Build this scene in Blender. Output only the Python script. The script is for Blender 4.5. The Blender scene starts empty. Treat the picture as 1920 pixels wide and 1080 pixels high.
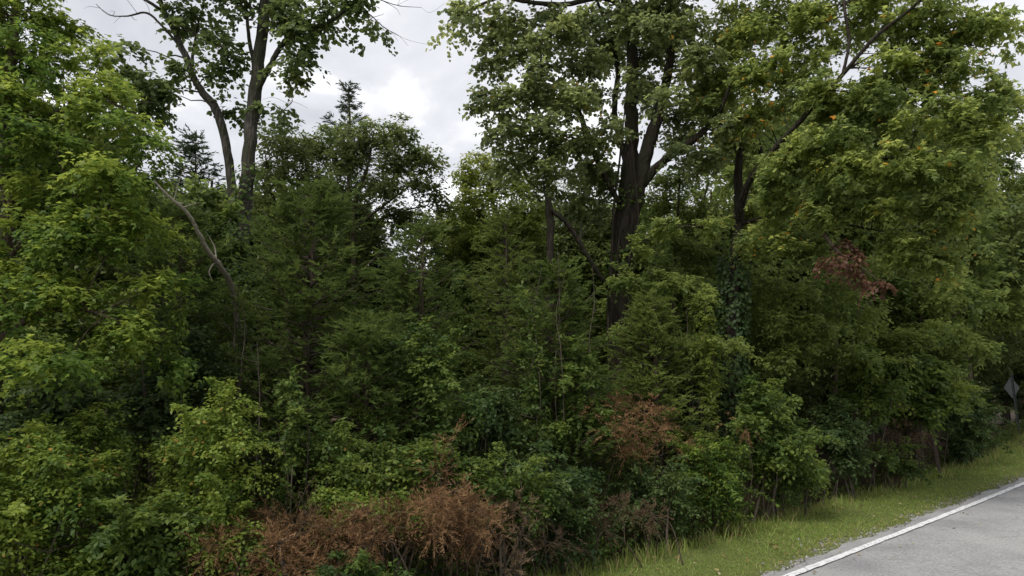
import bpy, math
import numpy as np
from mathutils import Vector

# ------------------------------------------------------------------ camera, sky, sun, exposure
scene = bpy.context.scene
PITCH = math.radians(8.0)
FPX = 1251.0                      # focal length in pixels of the 1920 px wide photograph
CAMZ = 2.5
cam_d = bpy.data.cameras.new('camera')
cam_d.sensor_width = 36.0
cam_d.lens = 36.0 * FPX / 1920.0
cam_d.clip_start = 0.05
cam_d.clip_end = 3000
cam = bpy.data.objects.new('camera', cam_d)
scene.collection.objects.link(cam)
cam.location = (0, 0, CAMZ)
cam.rotation_euler = (math.radians(90) + PITCH, 0, 0)
scene.camera = cam

SUN_EL, SUN_AZ = math.radians(58), math.radians(-140)     # azimuth from +Y towards +X
world = bpy.data.worlds.new('World')
scene.world = world
world.use_nodes = True
wn, wl = world.node_tree.nodes, world.node_tree.links
wn.clear()
w_out = wn.new('ShaderNodeOutputWorld')
w_bg = wn.new('ShaderNodeBackground'); w_bg.inputs['Strength'].default_value = 0.1
w_sky = wn.new('ShaderNodeTexSky'); w_sky.sky_type = 'NISHITA'; w_sky.sun_disc = False
w_sky.sun_elevation = SUN_EL; w_sky.sun_rotation = SUN_AZ
w_geo = wn.new('ShaderNodeTexCoord')
w_sep = wn.new('ShaderNodeSeparateXYZ'); wl.new(w_geo.outputs['Generated'], w_sep.inputs[0])
w_add = wn.new('ShaderNodeMath'); w_add.operation = 'ADD'; w_add.inputs[1].default_value = 0.35
w_abs = wn.new('ShaderNodeMath'); w_abs.operation = 'ABSOLUTE'
wl.new(w_sep.outputs['Z'], w_abs.inputs[0]); wl.new(w_abs.outputs[0], w_add.inputs[0])
w_div = wn.new('ShaderNodeVectorMath'); w_div.operation = 'DIVIDE'
w_cmb = wn.new('ShaderNodeCombineXYZ')
for i in range(3): wl.new(w_add.outputs[0], w_cmb.inputs[i])
wl.new(w_geo.outputs['Generated'], w_div.inputs[0]); wl.new(w_cmb.outputs[0], w_div.inputs[1])
w_no = wn.new('ShaderNodeTexNoise'); w_no.inputs['Scale'].default_value = 2.3
w_no.inputs['Detail'].default_value = 7; w_no.inputs['Roughness'].default_value = 0.55
w_no.inputs['Distortion'].default_value = 0.35
wl.new(w_div.outputs[0], w_no.inputs['Vector'])
w_rm = wn.new('ShaderNodeValToRGB')
w_rm.color_ramp.elements[0].position = 0.30; w_rm.color_ramp.elements[0].color = (0.32, 0.33, 0.36, 1)
w_rm.color_ramp.elements[1].position = 0.66; w_rm.color_ramp.elements[1].color = (0.80, 0.80, 0.805, 1)
e = w_rm.color_ramp.elements.new(0.52); e.color = (0.50, 0.505, 0.53, 1)
wl.new(w_no.outputs['Fac'], w_rm.inputs[0])
w_sc = wn.new('ShaderNodeVectorMath'); w_sc.operation = 'SCALE'; w_sc.inputs['Scale'].default_value = 9.6
wl.new(w_rm.outputs['Color'], w_sc.inputs[0])
w_mx = wn.new('ShaderNodeMix'); w_mx.data_type = 'RGBA'; w_mx.inputs['Factor'].default_value = 0.95
wl.new(w_sky.outputs[0], w_mx.inputs['A']); wl.new(w_sc.outputs[0], w_mx.inputs['B'])
wl.new(w_mx.outputs['Result'], w_bg.inputs['Color']); wl.new(w_bg.outputs[0], w_out.inputs[0])

sun_d = bpy.data.lights.new('sun', 'SUN')
sun_d.energy = 1.5; sun_d.angle = math.radians(22); sun_d.color = (1.0, 0.96, 0.9)
sun = bpy.data.objects.new('sun', sun_d); scene.collection.objects.link(sun)
sd = Vector((math.sin(SUN_AZ) * math.cos(SUN_EL), math.cos(SUN_AZ) * math.cos(SUN_EL), math.sin(SUN_EL)))
sun.rotation_euler = sd.to_track_quat('Z', 'Y').to_euler()

scene.view_settings.view_transform = 'Standard'
scene.view_settings.look = 'None'
scene.view_settings.exposure = 0.92
scene.view_settings.gamma = 1.0
scene.render.engine = 'CYCLES'
scene.cycles.use_denoising = True
scene.cycles.max_bounces = 12
scene.cycles.diffuse_bounces = 7
scene.cycles.transmission_bounces = 8
scene.cycles.filter_width = 1.5      # the photograph is soft

# ------------------------------------------------------------------ helpers
COL = scene.collection
UP = np.array([0, 0, 1.0])
def rngs(seed): return np.random.default_rng(seed)
cp, sp_ = math.cos(PITCH), math.sin(PITCH)
def at(px, py, Y):
    x = (px - 960) / FPX; y = (540 - py) / FPX
    k = Y / (cp - y * sp_)
    return np.array([x * k, Y, CAMZ + (sp_ + y * cp) * k])
def norm(a): return a / np.maximum(np.linalg.norm(a, axis=-1, keepdims=True), 1e-9)

ROADA = math.radians(40.0)
DX, DY = math.cos(ROADA), math.sin(ROADA)
def st(x, y): return x * DX + y * DY, -x * DY + y * DX
def xy(s, t): return s * DX - t * DY, s * DY + t * DX
def sstep(a, b, v):
    q = np.clip((v - a) / (b - a), 0, 1); return q * q * (3 - 2 * q)
def bump2(x, y):
    return (np.sin(x * 1.7 + 1.3 * np.sin(y * 1.1)) + np.sin(y * 2.3 + 0.9 * np.sin(x * 1.9)) + np.sin((x + y) * 0.8)) / 3
def rise(s):
    q = np.clip(s, 0, 60); return 0.00042 * q * q
def ground_z(x, y):
    s, t = st(x, y)
    z = rise(s)
    z = z - 0.05 * sstep(4.72, 5.05, t) - 0.45 * sstep(6.3, 8.2, t) * (1 - sstep(18, 34, s)) + 0.40 * sstep(8.5, 13, t)
    z = z + 0.025 * bump2(x, y) * sstep(4.8, 5.6, t) + 0.15 * bump2(x * .3, y * .3) * sstep(8, 14, t)
    z = z - 0.03 * sstep(-3.0, -3.4, t) - 0.25 * sstep(-4.2, -6.5, t)
    return z

def link(name, me, mat=None, parent=None):
    o = bpy.data.objects.new(name, me); COL.objects.link(o)
    if mat is not None and me is not None: me.materials.append(mat)
    if parent is not None:
        o.parent = parent
        o.location = -parent.location          # meshes are in world coordinates
    return o
def thing(name, label, cat, loc=(0, 0, 0), group=None):
    o = bpy.data.objects.new(name, None); COL.objects.link(o)
    o.empty_display_size = 0.2
    o.location = Vector([float(v) for v in loc]); tag(o, label, cat, group); return o
def tag(o, label=None, cat=None, group=None, kind=None):
    if label: o['label'] = label
    if cat: o['category'] = cat
    if group: o['group'] = group
    if kind: o['kind'] = kind
    return o

def tagk(o):
    if o is not None: o['kind'] = 'stuff'
    return o

def mesh_np(name, V, F, tint=None, smooth=False):
    V = np.ascontiguousarray(V, dtype=np.float32).reshape(-1, 3); F = np.ascontiguousarray(F, dtype=np.int32)
    n, k = F.shape
    me = bpy.data.meshes.new(name)
    me.vertices.add(len(V)); me.vertices.foreach_set('co', V.ravel())
    me.loops.add(n * k); me.loops.foreach_set('vertex_index', F.ravel())
    me.polygons.add(n)
    me.polygons.foreach_set('loop_start', np.arange(n, dtype=np.int32) * k)
    me.polygons.foreach_set('loop_total', np.full(n, k, dtype=np.int32))
    if smooth: me.polygons.foreach_set('use_smooth', np.ones(n, dtype=bool))
    me.update(calc_edges=True)
    if tint is not None:
        a = me.attributes.new('tint', 'FLOAT', 'FACE'); a.data.foreach_set('value', np.ascontiguousarray(tint, dtype=np.float32))
    return me

class Tubes:
    """collects tapered tubes as quads"""
    def __init__(s): s.V = []; s.F = []; s.n = 0
    def add(s, pts, rad, sides=6, rough=0.0, seed=0):
        pts = np.asarray(pts, float); rad = np.asarray(rad, float); m = len(pts)
        tan = norm(np.gradient(pts, axis=0))
        ref = np.array([0.3, 0.9, 0.1]) if abs(tan[0] @ np.array([0.3, 0.9, 0.1])) < .9 else np.array([1., 0, 0])
        a = norm(np.cross(tan, ref)); b = np.cross(tan, a)
        th = np.arange(sides) / sides * 2 * math.pi
        R = rad[:, None] * np.ones((m, sides))
        if rough:
            g = rngs(seed)
            ph = g.uniform(0, 6.28, 6)
            i = np.arange(m)[:, None]
            R = R * (1 + rough * (np.sin(3 * th + ph[0] + i * .13) + .7 * np.sin(5 * th + ph[1] - i * .21) + .5 * np.sin(2 * th + ph[2] + i * .5)) + rough * .5 * g.normal(size=R.shape))
        ring = pts[:, None] + R[..., None] * (np.cos(th)[None, :, None] * a[:, None] + np.sin(th)[None, :, None] * b[:, None])
        idx = s.n + np.arange(m * sides).reshape(m, sides)
        q = np.stack([idx[:-1], np.roll(idx[:-1], -1, 1), np.roll(idx[1:], -1, 1), idx[1:]], -1).reshape(-1, 4)
        s.V.append(ring.reshape(-1, 3)); s.F.append(q); s.n += m * sides
    def build(s, name, mat, parent=None):
        if not s.V: return None
        return link(name, mesh_np(name, np.concatenate(s.V), np.concatenate(s.F), smooth=True), mat, parent)

def smooth_path(pts, n=4):
    """Catmull-Rom through pts"""
    P = np.asarray(pts, float)
    Q = np.vstack([2 * P[0] - P[1], P, 2 * P[-1] - P[-2]])
    out = []
    for i in range(1, len(Q) - 2):
        for u in np.arange(n) / n:
            a, b, c, d = Q[i - 1], Q[i], Q[i + 1], Q[i + 2]
            out.append(.5 * ((2 * b) + (c - a) * u + (2 * a - 5 * b + 4 * c - d) * u * u + (3 * b - a - 3 * c + d) * u ** 3))
    out.append(P[-1]); return np.array(out)

# leaf templates: (along, across, up) and triangles
TEMPL = {
 'oval':   (np.array([[0, 0, 0], [.42, .30, .07], [1, 0, -.06], [.42, -.30, .07]]), np.array([[0, 2, 1], [0, 3, 2]])),
 'round':  (np.array([[0, 0, 0], [.18, .40, .05], [.62, .36, .04], [1, 0, -.08], [.62, -.36, .04], [.18, -.40, .05]]),
            np.array([[0, 3, 2], [0, 2, 1], [0, 4, 3], [0, 5, 4]])),
 'maple':  (np.array([[0, 0, 0], [.30, .52, -.04], [.46, .20, .05], [1, 0, -.08], [.46, -.20, .05], [.30, -.52, -.04]]),
            np.array([[0, 2, 1], [0, 3, 2], [0, 4, 3], [0, 5, 4]])),
 'oak':    (np.array([[0, 0, 0], [.5, .26, .05], [.95, .10, -.04], [.95, -.10, -.04], [.5, -.26, .05]]), np.array([[0, 2, 1], [0, 3, 2], [0, 4, 3]])),
 'round5': (np.array([[0, 0, 0], [.34, .46, .06], [.88, .20, -.03], [.88, -.20, -.03], [.34, -.46, .06]]), np.array([[0, 2, 1], [0, 3, 2], [0, 4, 3]])),
 'needle': (np.array([[0, .5, 0], [0, -.5, 0], [1, 0, 0]]), np.array([[0, 1, 2]])),
}
class Leaves:
    def __init__(s, templ): s.t = templ; s.P = []; s.A = []; s.N = []; s.L = []; s.T = []; s.Wd = []
    def add(s, P, A, N, L, T, W=None):
        P = P.reshape(-1, 3); n = len(P)
        s.P.append(P); s.A.append(A.reshape(-1, 3)); s.N.append(N.reshape(-1, 3))
        L = np.broadcast_to(L, n) if np.ndim(L) == 0 else L.reshape(-1)
        s.L.append(L); s.T.append(np.broadcast_to(T, n) if np.ndim(T) == 0 else T.reshape(-1))
        s.Wd.append(L if W is None else (np.broadcast_to(W, n) if np.ndim(W) == 0 else W.reshape(-1)))
    def count(s): return sum(len(p) for p in s.P)
    def build(s, name, mat, parent=None):
        tv, tf = TEMPL[s.t]
        P = np.concatenate(s.P); A = norm(np.concatenate(s.A)); N = np.concatenate(s.N)
        L = np.concatenate(s.L); T = np.concatenate(s.T); W = np.concatenate(s.Wd)
        B = norm(np.cross(N, A)); N = np.cross(A, B)
        V = P[:, None] + (tv[None, :, 0:1] * L[:, None, None]) * A[:, None] + (tv[None, :, 1:2] * W[:, None, None]) * B[:, None] \
            + (tv[None, :, 2:3] * L[:, None, None]) * N[:, None]
        k = len(tv); F = (np.arange(len(P)) * k)[:, None, None] + tf[None]
        return link(name, mesh_np(name, V, F.reshape(-1, 3), np.repeat(np.clip(T, 0, 1), len(tf))), mat, parent)

def noise3(p, f, ph=0.0):
    x, y, z = (p[..., i] * f + ph * (i + 1) for i in range(3))
    return (np.sin(x + 1.7 * np.sin(y * .9)) + np.sin(y * 1.1 + 1.5 * np.sin(z * 1.2)) + np.sin(z * .95 + 1.6 * np.sin(x * 1.05))) / 3

def spray(leaves, C, O, rng, twigs=4, per=6, tlen=.35, llen=.09, droop=.25, tint=None, spread=.8, turned=0.0, upw=1.0, narrow=1.0):
    """leafy twigs: C (n,3) twig starts, O (n,3) outward directions"""
    n = len(C)
    if n == 0: return
    d = norm(O[:, None] + spread * rng.normal(size=(n, twigs, 3)) * np.array([1, 1, .7]))
    ln = tlen * rng.uniform(.55, 1.2, (n, twigs))
    s = (np.arange(per) + .6) / per
    pos = C[:, None, None] + d[:, :, None] * (ln[..., None] * s)[..., None]
    pos[..., 2] -= (droop * ln[..., None] * s ** 2)
    pos += rng.normal(size=pos.shape) * llen * .12
    side = norm(np.cross(d, UP) + 1e-4)
    sg = np.where(np.arange(per) % 2 == 0, 1., -1.)
    ax = d[:, :, None] * .75 + side[:, :, None] * (sg * .85)[None, None, :, None] + rng.normal(size=pos.shape) * .35
    ax[..., 2] -= .25 + droop * .6
    nr = UP * .8 * upw + .5 * O[:, None, None] + rng.normal(size=pos.shape) * .45
    L = llen * rng.uniform(.6, 1.25, pos.shape[:3])
    if tint is None: tint = np.full(n, .5)
    T = tint[:, None, None] + rng.normal(size=L.shape) * .15
    T = np.clip(T, 0.0, .88)
    if turned > 0:
        hot = (noise3(C, 2.1, 3.3) > .45)
        pr = turned * np.where(hot, 4.0, .5)
        T = np.where(rng.random(L.shape) < pr[:, None, None], rng.uniform(.92, 1.0, L.shape), T)
    leaves.add(pos, ax, nr, L, T, L * narrow)

def clump_leaves(leaves, c, r, rng, n, base_tint, flat=.62, **kw):
    """one leafy bough-end: a flattened dome of sprays"""
    d = norm(rng.normal(size=(n, 3)) * np.array([1, 1, .75]) + np.array([0, 0, .35]))
    rr = r * rng.uniform(.25, 1.0, (n, 1)) ** .6
    C = c + d * rr * np.array([1, 1, flat])
    tint = base_tint + .10 * noise3(C, 3.0, base_tint * 40) + rng.normal(size=n) * .04
    spray(leaves, C, d, rng, tint=tint, **kw)
    return C

def connect(tubes, nodes, nrad, targets, rng, rmin=.006, taper=.55, sides=5, sag=.12):
    """grow a branch from the nearest wood to every target, nearest first"""
    nodes = [np.asarray(nodes, float)]; nrad = [np.asarray(nrad, float)]
    N = np.concatenate(nodes); R = np.concatenate(nrad)
    T = np.asarray(targets, float)
    d0 = np.min(np.linalg.norm(T[:, None] - N[None], axis=2), axis=1)
    for i in np.argsort(d0):
        t = T[i]
        dv = t - N; dist = np.linalg.norm(dv, axis=1)
        cost = dist + np.where(dv[:, 2] < 0, -dv[:, 2] * .8, 0) + .25 / (R * 40 + .2)
        j = int(np.argmin(cost)); a = N[j]; L = dist[j]
        if L < .04: continue
        r0 = min(R[j] * .75, rmin + L * .012)
        m = max(4, min(9, int(L / .25) + 3))
        u = np.linspace(0, 1, m)[:, None]
        mid = (a + t) / 2 + rng.normal(size=3) * L * .10 + np.array([0, 0, sag * L])
        path = (1 - u) ** 2 * a + 2 * u * (1 - u) * mid + u * u * t
        path[1:-1] += rng.normal(size=(m - 2, 3)) * L * .018
        rad = r0 + (rmin * .6 - r0) * u[:, 0] ** .8
        tubes.add(path, rad, sides)
        N = np.vstack([N, path[1:]]); R = np.concatenate([R, np.maximum(rad[1:], .004)])

# ------------------------------------------------------------------ materials
def nodes_of(name):
    m = bpy.data.materials.new(name); m.use_nodes = True
    nt = m.node_tree; nt.nodes.clear()
    return m, nt.nodes, nt.links
def ramp(n, stops):
    r = n.new('ShaderNodeValToRGB'); cr = r.color_ramp
    while len(cr.elements) > 1: cr.elements.remove(cr.elements[-1])
    cr.elements[0].position = stops[0][0]; cr.elements[0].color = (*stops[0][1], 1)
    for p, c in stops[1:]:
        el = cr.elements.new(p); el.color = (*c, 1)
    return r
def leaf_mat(name, stops, transl=.35, rough=.5, spec=.22, tv=2.3):
    m, n, l = nodes_of(name)
    out = n.new('ShaderNodeOutputMaterial'); at_ = n.new('ShaderNodeAttribute'); at_.attribute_name = 'tint'
    rp = ramp(n, stops); l.new(at_.outputs['Fac'], rp.inputs[0])
    hue = n.new('ShaderNodeHueSaturation'); hue.inputs['Saturation'].default_value = 1.0; hue.inputs['Value'].default_value = tv
    hue.inputs['Hue'].default_value = .485
    l.new(rp.outputs[0], hue.inputs['Color'])
    p = n.new('ShaderNodeBsdfPrincipled'); p.inputs['Roughness'].default_value = rough
    p.inputs['Specular IOR Level'].default_value = spec
    l.new(rp.outputs[0], p.inputs['Base Color'])
    t = n.new('ShaderNodeBsdfTranslucent'); l.new(hue.outputs[0], t.inputs[0])
    mx = n.new('ShaderNodeMixShader'); mx.inputs[0].default_value = transl
    l.new(p.outputs[0], mx.inputs[1]); l.new(t.outputs[0], mx.inputs[2]); l.new(mx.outputs[0], out.inputs[0])
    return m
def greens(dark, mid, light, turn=None):
    s = [(0, dark), (.45, mid), (.88, light)]
    if turn: s += [(.91, turn[0]), (1, turn[1])]
    return s
M = {}
M['maple'] = leaf_mat('maple_leaf', greens((.034, .072, .014), (.088, .146, .026), (.20, .255, .044)), .45)
M['cottonwood'] = leaf_mat('heart_leaf', greens((.042, .066, .022), (.082, .118, .036), (.14, .18, .050), ((.30, .22, .04), (.33, .20, .04))), .42)
M['bigtree'] = leaf_mat('big_tree_leaf', greens((.058, .082, .034), (.118, .150, .060), (.195, .225, .076), ((.28, .20, .03), (.32, .17, .03))), .54, tv=2.6)
M['gum'] = leaf_mat('turning_leaf', greens((.058, .090, .027), (.122, .162, .048), (.21, .245, .062), ((.34, .25, .03), (.42, .19, .03))), .58, tv=2.8)
M['oak'] = leaf_mat('oak_leaf', greens((.044, .066, .022), (.090, .124, .038), (.155, .19, .054)), .4)
M['lime'] = leaf_mat('yellow_green_leaf', greens((.055, .080, .016), (.105, .145, .028), (.18, .21, .04)), .48)
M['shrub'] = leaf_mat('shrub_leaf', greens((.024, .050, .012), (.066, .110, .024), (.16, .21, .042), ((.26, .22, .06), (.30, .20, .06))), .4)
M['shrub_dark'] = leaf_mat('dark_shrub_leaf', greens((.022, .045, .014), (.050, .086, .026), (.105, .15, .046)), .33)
M['bramble'] = leaf_mat('bramble_leaf', greens((.024, .054, .010), (.076, .128, .020), (.20, .26, .046), ((.30, .24, .05), (.30, .16, .04))), .34)
M['cedar'] = leaf_mat('cedar_needles', greens((.032, .055, .013), (.066, .100, .023), (.115, .155, .036)), .35, .7, .15)
M['cedar_olive'] = leaf_mat('olive_cedar_needles', greens((.052, .078, .018), (.105, .142, .032), (.17, .205, .050)), .35, .7, .15)
M['cedar_grey'] = leaf_mat('grey_cedar_needles', greens((.022, .038, .018), (.042, .064, .030), (.07, .095, .045)), .25, .7, .15)
M['dead'] = leaf_mat('dead_cedar_needles', greens((.072, .041, .021), (.172, .098, .047), (.275, .168, .085)), .15, .8, .1)
M['dead_grey'] = leaf_mat('dead_brush', greens((.050, .036, .022), (.10, .068, .040), (.16, .115, .07)), .15, .8, .1)
M['redleaf'] = leaf_mat('red_brown_leaf', greens((.05, .028, .018), (.12, .060, .036), (.18, .10, .06)), .3)
M['far'] = leaf_mat('far_leaf', greens((.050, .080, .020), (.098, .140, .036), (.16, .20, .050)), .5, tv=2.5)

def bark_mat(name, a, b, scale=14, bump=.6, moss=None):
    m, n, l = nodes_of(name)
    out = n.new('ShaderNodeOutputMaterial'); p = n.new('ShaderNodeBsdfPrincipled'); p.inputs['Roughness'].default_value = .9
    p.inputs['Specular IOR Level'].default_value = .15
    tc = n.new('ShaderNodeTexCoord'); mp = n.new('ShaderNodeMapping'); mp.inputs['Scale'].default_value = (1, 1, .16)
    l.new(tc.outputs['Object'], mp.inputs[0])
    vo = n.new('ShaderNodeTexVoronoi'); vo.inputs['Scale'].default_value = scale; vo.feature = 'DISTANCE_TO_EDGE'
    no = n.new('ShaderNodeTexNoise'); no.inputs['Scale'].default_value = scale * 1.6; no.inputs['Detail'].default_value = 6
    no2 = n.new('ShaderNodeTexNoise'); no2.inputs['Scale'].default_value = 2.2; no2.inputs['Detail'].default_value = 3
    l.new(mp.outputs[0], vo.inputs['Vector']); l.new(mp.outputs[0], no.inputs['Vector']); l.new(tc.outputs['Object'], no2.inputs['Vector'])
    mm = n.new('ShaderNodeMath'); mm.operation = 'MULTIPLY_ADD'; mm.inputs[1].default_value = 1.2
    l.new(vo.outputs['Distance'], mm.inputs[0]); l.new(no.outputs['Fac'], mm.inputs[2])
    rp = ramp(n, [(.35, a), (.75, b)]); l.new(mm.outputs[0], rp.inputs[0])
    col = rp.outputs[0]
    if moss:
        mx = n.new('ShaderNodeMix'); mx.data_type = 'RGBA'
        r2 = ramp(n, [(.45, (0, 0, 0)), (.62, (1, 1, 1))]); l.new(no2.outputs['Fac'], r2.inputs[0])
        l.new(r2.outputs[0], mx.inputs['Factor']); l.new(col, mx.inputs['A']); mx.inputs['B'].default_value = (*moss, 1)
        col = mx.outputs['Result']
    l.new(col, p.inputs['Base Color'])
    bp = n.new('ShaderNodeBump'); bp.inputs['Strength'].default_value = bump; bp.inputs['Distance'].default_value = .04
    l.new(mm.outputs[0], bp.inputs['Height']); l.new(bp.outputs[0], p.inputs['Normal'])
    l.new(p.outputs[0], out.inputs[0]); return m
M['bark_grey'] = bark_mat('grey_bark', (.026, .023, .020), (.085, .076, .064), 16, .9, (.040, .042, .026))
M['bark_dark'] = bark_mat('dark_ridged_bark', (.014, .011, .009), (.050, .039, .031), 13, 1.0, (.030, .030, .018))
M['bark_brown'] = bark_mat('brown_bark', (.035, .026, .018), (.10, .078, .056), 20, .6)
M['bark_pale'] = bark_mat('pale_dead_wood', (.16, .14, .115), (.34, .30, .25), 22, .5)
M['twig'] = bark_mat('twig_bark', (.05, .04, .03), (.11, .09, .07), 20, .3)

def ground_mat():
    m, n, l = nodes_of('ground_soil_and_verge')
    out = n.new('ShaderNodeOutputMaterial'); p = n.new('ShaderNodeBsdfPrincipled'); p.inputs['Roughness'].default_value = .95
    p.inputs['Specular IOR Level'].default_value = .1
    tc = n.new('ShaderNodeTexCoord')
    mp = n.new('ShaderNodeMapping'); mp.inputs['Rotation'].default_value = (0, 0, -ROADA)   # x along the road, y across it
    l.new(tc.outputs['Object'], mp.inputs[0])
    n1 = n.new('ShaderNodeTexNoise'); n1.inputs['Scale'].default_value = 1.3; n1.inputs['Detail'].default_value = 6
    n2 = n.new('ShaderNodeTexNoise'); n2.inputs['Scale'].default_value = 24; n2.inputs['Detail'].default_value = 6
    for q in (n1, n2): l.new(tc.outputs['Object'], q.inputs['Vector'])
    turf = ramp(n, [(.3, (.070, .095, .026)), (.55, (.125, .145, .045)), (.75, (.19, .165, .080))]); l.new(n2.outputs['Fac'], turf.inputs[0])
    lit = ramp(n, [(.3, (.030, .020, .012)), (.6, (.075, .048, .028)), (.8, (.12, .08, .045))]); l.new(n2.outputs['Fac'], lit.inputs[0])
    sep = n.new('ShaderNodeSeparateXYZ'); l.new(mp.outputs[0], sep.inputs[0])
    ad = n.new('ShaderNodeMath'); ad.operation = 'ADD'; l.new(sep.outputs['Y'], ad.inputs[0]); l.new(n1.outputs['Fac'], ad.inputs[1])
    mr = n.new('ShaderNodeMapRange'); mr.inputs['From Min'].default_value = 6.9; mr.inputs['From Max'].default_value = 7.4
    l.new(ad.outputs[0], mr.inputs['Value'])
    mx = n.new('ShaderNodeMix'); mx.data_type = 'RGBA'; l.new(mr.outputs[0], mx.inputs['Factor'])
    l.new(turf.outputs[0], mx.inputs['A']); l.new(lit.outputs[0], mx.inputs['B']); l.new(mx.outputs['Result'], p.inputs['Base Color'])
    bp = n.new('ShaderNodeBump'); bp.inputs['Strength'].default_value = .6; bp.inputs['Distance'].default_value = .05
    l.new(n2.outputs['Fac'], bp.inputs['Height']); l.new(bp.outputs[0], p.inputs['Normal'])
    l.new(p.outputs[0], out.inputs[0]); return m
def asphalt_mat():
    m, n, l = nodes_of('worn_grey_asphalt')
    out = n.new('ShaderNodeOutputMaterial'); p = n.new('ShaderNodeBsdfPrincipled'); p.inputs['Roughness'].default_value = .85
    tc = n.new('ShaderNodeTexCoord')
    n1 = n.new('ShaderNodeTexNoise'); n1.inputs['Scale'].default_value = 30; n1.inputs['Detail'].default_value = 3; n1.inputs['Roughness'].default_value = .7
    n2 = n.new('ShaderNodeTexNoise'); n2.inputs['Scale'].default_value = .9; n2.inputs['Detail'].default_value = 5
    vo = n.new('ShaderNodeTexVoronoi'); vo.inputs['Scale'].default_value = .55; vo.feature = 'DISTANCE_TO_EDGE'
    wv = n.new('ShaderNodeTexNoise'); wv.inputs['Scale'].default_value = 3; wv.inputs['Detail'].default_value = 6
    vm = n.new('ShaderNodeVectorMath'); vm.operation = 'MULTIPLY_ADD'; vm.inputs[1].default_value = (.5, .5, .5)
    for q in (n1, n2, wv): l.new(tc.outputs['Object'], q.inputs['Vector'])
    l.new(wv.outputs['Color'], vm.inputs[0]); l.new(tc.outputs['Object'], vm.inputs[2]); l.new(vm.outputs[0], vo.inputs['Vector'])
    r1 = ramp(n, [(.30, (.20, .198, .197)), (.5, (.30, .298, .298)), (.70, (.40, .398, .395))]); l.new(n1.outputs['Fac'], r1.inputs[0])
    r2 = ramp(n, [(.32, (.74, .74, .755)), (.5, (.95, .945, .94)), (.66, (1.08, 1.07, 1.05))]); l.new(n2.outputs['Fac'], r2.inputs[0])
    mu = n.new('ShaderNodeMix'); mu.data_type = 'RGBA'; mu.blend_type = 'MULTIPLY'; mu.inputs['Factor'].default_value = 1
    l.new(r1.outputs[0], mu.inputs['A']); l.new(r2.outputs[0], mu.inputs['B'])
    r3 = ramp(n, [(.0, (.45, .45, .45)), (.008, (1, 1, 1))]); l.new(vo.outputs['Distance'], r3.inputs[0])
    mu2 = n.new('ShaderNodeMix'); mu2.data_type = 'RGBA'; mu2.blend_type = 'MULTIPLY'; mu2.inputs['Factor'].default_value = .55
    l.new(mu.outputs['Result'], mu2.inputs['A']); l.new(r3.outputs[0], mu2.inputs['B'])
    l.new(mu2.outputs['Result'], p.inputs['Base Color'])
    bp = n.new('ShaderNodeBump'); bp.inputs['Strength'].default_value = .4; bp.inputs['Distance'].default_value = .01
    l.new(n1.outputs['Fac'], bp.inputs['Height']); l.new(bp.outputs[0], p.inputs['Normal']); l.new(p.outputs[0], out.inputs[0]); return m
def noise_mat(name, a, b, scale, rough=.9, metal=0.0, bump=.2, stops=(.3, .7)):
    m, n, l = nodes_of(name)
    out = n.new('ShaderNodeOutputMaterial'); p = n.new('ShaderNodeBsdfPrincipled'); p.inputs['Roughness'].default_value = rough
    p.inputs['Metallic'].default_value = metal
    tc = n.new('ShaderNodeTexCoord'); n1 = n.new('ShaderNodeTexNoise'); n1.inputs['Scale'].default_value = scale; n1.inputs['Detail'].default_value = 7
    l.new(tc.outputs['Object'], n1.inputs['Vector']); r = ramp(n, [(stops[0], a), (stops[1], b)]); l.new(n1.outputs['Fac'], r.inputs[0])
    l.new(r.outputs[0], p.inputs['Base Color'])
    bp = n.new('ShaderNodeBump'); bp.inputs['Strength'].default_value = bump; bp.inputs['Distance'].default_value = .01
    l.new(n1.outputs['Fac'], bp.inputs['Height']); l.new(bp.outputs[0], p.inputs['Normal']); l.new(p.outputs[0], out.inputs[0]); return m
M['ground'] = ground_mat(); M['asphalt'] = asphalt_mat()
M['paint'] = noise_mat('worn_white_road_paint', (.26, .26, .26), (.72, .72, .73), 20, .7, stops=(.30, .50))
M['stone'] = noise_mat('pale_gravel', (.12, .115, .105), (.36, .345, .32), 9, .9)
M['dirt'] = noise_mat('bare_dirt', (.16, .115, .085), (.30, .23, .17), 12, .95)
M['steel'] = noise_mat('galvanised_steel', (.05, .058, .055), (.085, .095, .09), 9, .7, .05, .05)
M['rust'] = noise_mat('dark_rusty_steel', (.028, .020, .016), (.07, .045, .03), 40, .85, .1)
M['grass'] = leaf_mat('grass_blade', [(0, (.095, .150, .030)), (.5, (.195, .265, .060)), (.8, (.30, .33, .095)), (.9, (.30, .24, .11)), (1, (.36, .28, .15))], .3, .6, .2)

# ------------------------------------------------------------------ the ground, road, line, gravel, verge
def grid(sv, tv, zoff=0.0, zf=None):
    S, T = np.meshgrid(sv, tv, indexing='ij'); X, Y = xy(S, T)
    Z = (ground_z(X, Y) if zf is None else zf(S, T)) + zoff
    V = np.stack([X, Y, Z], -1).reshape(-1, 3); a, b = len(sv), len(tv)
    I = np.arange(a * b).reshape(a, b)
    return V, np.stack([I[:-1, :-1], I[1:, :-1], I[1:, 1:], I[:-1, 1:]], -1).reshape(-1, 4)
sv = np.concatenate([-np.geomspace(700, 20, 14), np.arange(-18, 60, .6), np.geomspace(62, 900, 18)])
tv = np.concatenate([-np.geomspace(700, 8, 14), np.arange(-7, 4.4, .6), np.arange(4.5, 12, .2), np.arange(12.4, 30, .8), np.geomspace(32, 900, 16)])
V, F = grid(sv, tv)
tag(link('ground', mesh_np('ground', V, F, smooth=True), M['ground']), 'soil and leaf litter under the roadside woods', kind='structure')
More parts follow.
